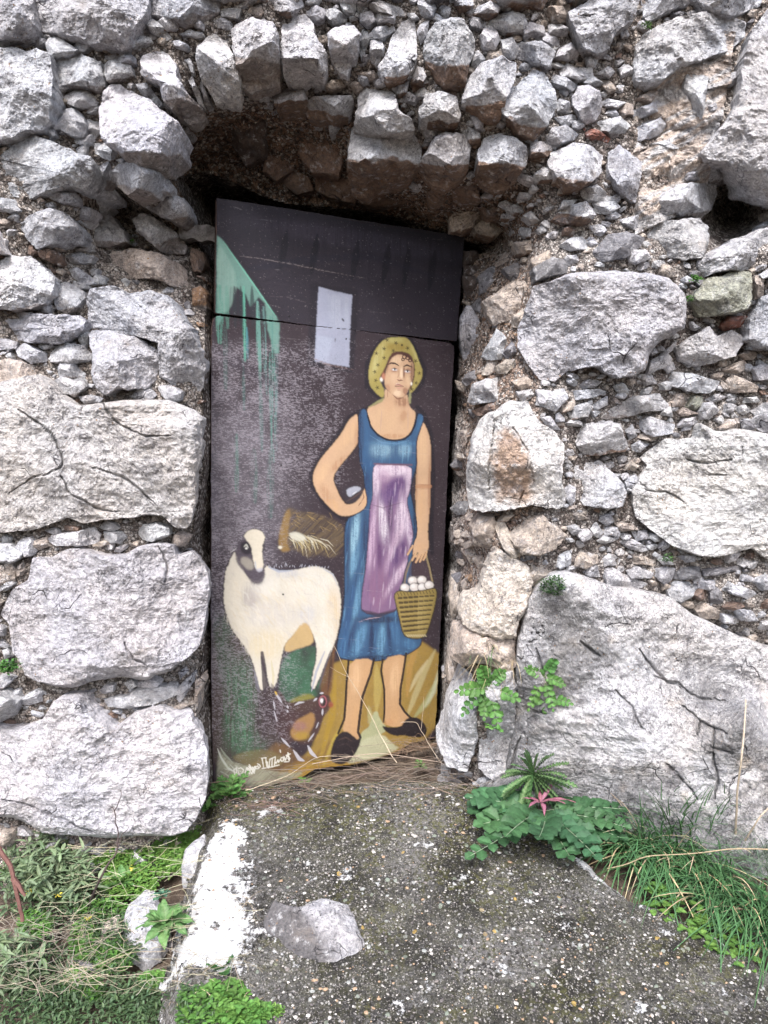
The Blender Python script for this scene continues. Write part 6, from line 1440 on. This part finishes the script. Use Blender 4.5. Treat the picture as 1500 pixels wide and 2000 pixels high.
rosette('broad_leaf_weed', 'single bluish leaved tuft between the grey stone and the painted edge', G(318, 1775, -.05)+[0, 0, .04], 9, .035, .016, 'lobed', (.07, .17, .10), (.1, 1.1), .5, lobes=3)
rosette('broad_leaf_weed', 'loose leaves of a weed in the grass just below the lowest left boulder', gl(240, 1740, .03), 14, .06, .02, 'oval', (.10, .22, .06), (.1, 1.2), .5)
tuft('grass_tuft', 'fine green grass at the right foot of the lowest left boulder', [gl(300, 1660), gl(400, 1600)], 170, .07, (.10, .2, .05), el=(.5, 1.5), W=.0022, spread=.02)
tuft('grass_tuft', 'sparse green blades standing before the lowest left boulder', [gl(310, 1650, .02), gl(340, 1650, .02)], 16, .13, (.07, .15, .05), el=(.7, 1.5), W=.003, spread=.02)
def dryl():
    x = U(140, 490); return gl(x, U(1850, 2010), U(.02, .10)+(.09 if x > 340 else 0))
twigs('dry_grass', 'tangle of bleached dry grass stalks over the lower left weeds', 120, dryl, (.36, .32, .24), r=(.0004, .0010), L=(.05, .18), cat='dry grass', ang=1.6)
def dryl2(): return gl(U(-20, 180), U(1860, 2010), U(.02, .12))
twigs('dry_grass', 'grey matted dry grass in the bottom left corner', 110, dryl2, (.28, .25, .20), r=(.0004, .0010), L=(.06, .2), cat='dry grass', ang=1.5)
def dryl3(): return gl(U(60, 420), U(1660, 1850), U(.03, .10))
twigs('dry_grass', 'few thin pale stalks rising through the green weeds under the boulders', 60, dryl3, (.42, .4, .28), r=(.0005, .001), L=(.06, .2), cat='dry grass', ang=1.0)
def al(px, py, Y): return P(np.array([float(px)]), np.array([float(py)]), Y)[0]
stalk('dry_stalk', 'thin dark branching dead stem rising in front of the lowest left boulder', [gl(168, 1778), al(195, 1715, 1.95), al(212, 1690, 1.96), al(231, 1655, 1.97), al(228, 1610, 1.98), al(223, 1585, 1.98)], .0034, .0012, (.07, .05, .05),
      [[al(223, 1585, 1.98), al(234, 1565, 1.98), al(239, 1543, 1.99), al(226, 1541, 1.99)], [al(232, 1655, 1.97), al(242, 1630, 1.98), al(254, 1612, 1.99)], [al(223, 1585, 1.98), al(219, 1580, 1.98), al(214, 1570, 1.98)]], 'stem')
stalk('dry_stalk', 'thick reddish brown dead stem at the left edge among the grey green plants', [al(44, 1800, 1.72), al(30, 1730, 1.74), al(15, 1680, 1.76), al(-12, 1640, 1.78)], .0045, .0062, (.14, .07, .06), [[al(25, 1715, 1.74), al(40, 1735, 1.73), al(52, 1752, 1.72)]], 'stem')
t = thing('yellow_flowers', 'scattered tiny yellow flowers among the grey green plants', 'flowers', tuple(gl(150, 1750, .1)))
for px, py in ((260, 1712), (118, 1765), (88, 1718), (60, 1758), (175, 1812), (78, 1622)):
    mb = MB(); c = gl(px, py+30, .075)
    for k in range(16): leaf(mb, c+rng.normal(0, .004, 3), U(0, 6.28), U(0, 1.2), .006, .004, 'oval', (.60, .52, .08), .2)
    mb.build('flower', M_LEAF, t)

GR = dict(dry_stalk='dry stalks and dead stems round the doorway', loose_stone='loose stones on the ground', wall_herb='tiny herbs in the wall joints', threshold_weed='small weeds along the threshold',
          lobed_weed='small weeds on the bedrock', broad_leaf_weed='broad leaved weeds at the left', sage_plant='felted grey green plants', grass_tuft='grass tufts', grass_clump='grass clumps at the right', root_tuft='dead root tufts', twig_pile='twig heaps at the door')
for o in scene.objects:
    b_ = o.name.split('.')[0]
    if o.parent is None and b_ in GR: o['group'] = GR[b_]
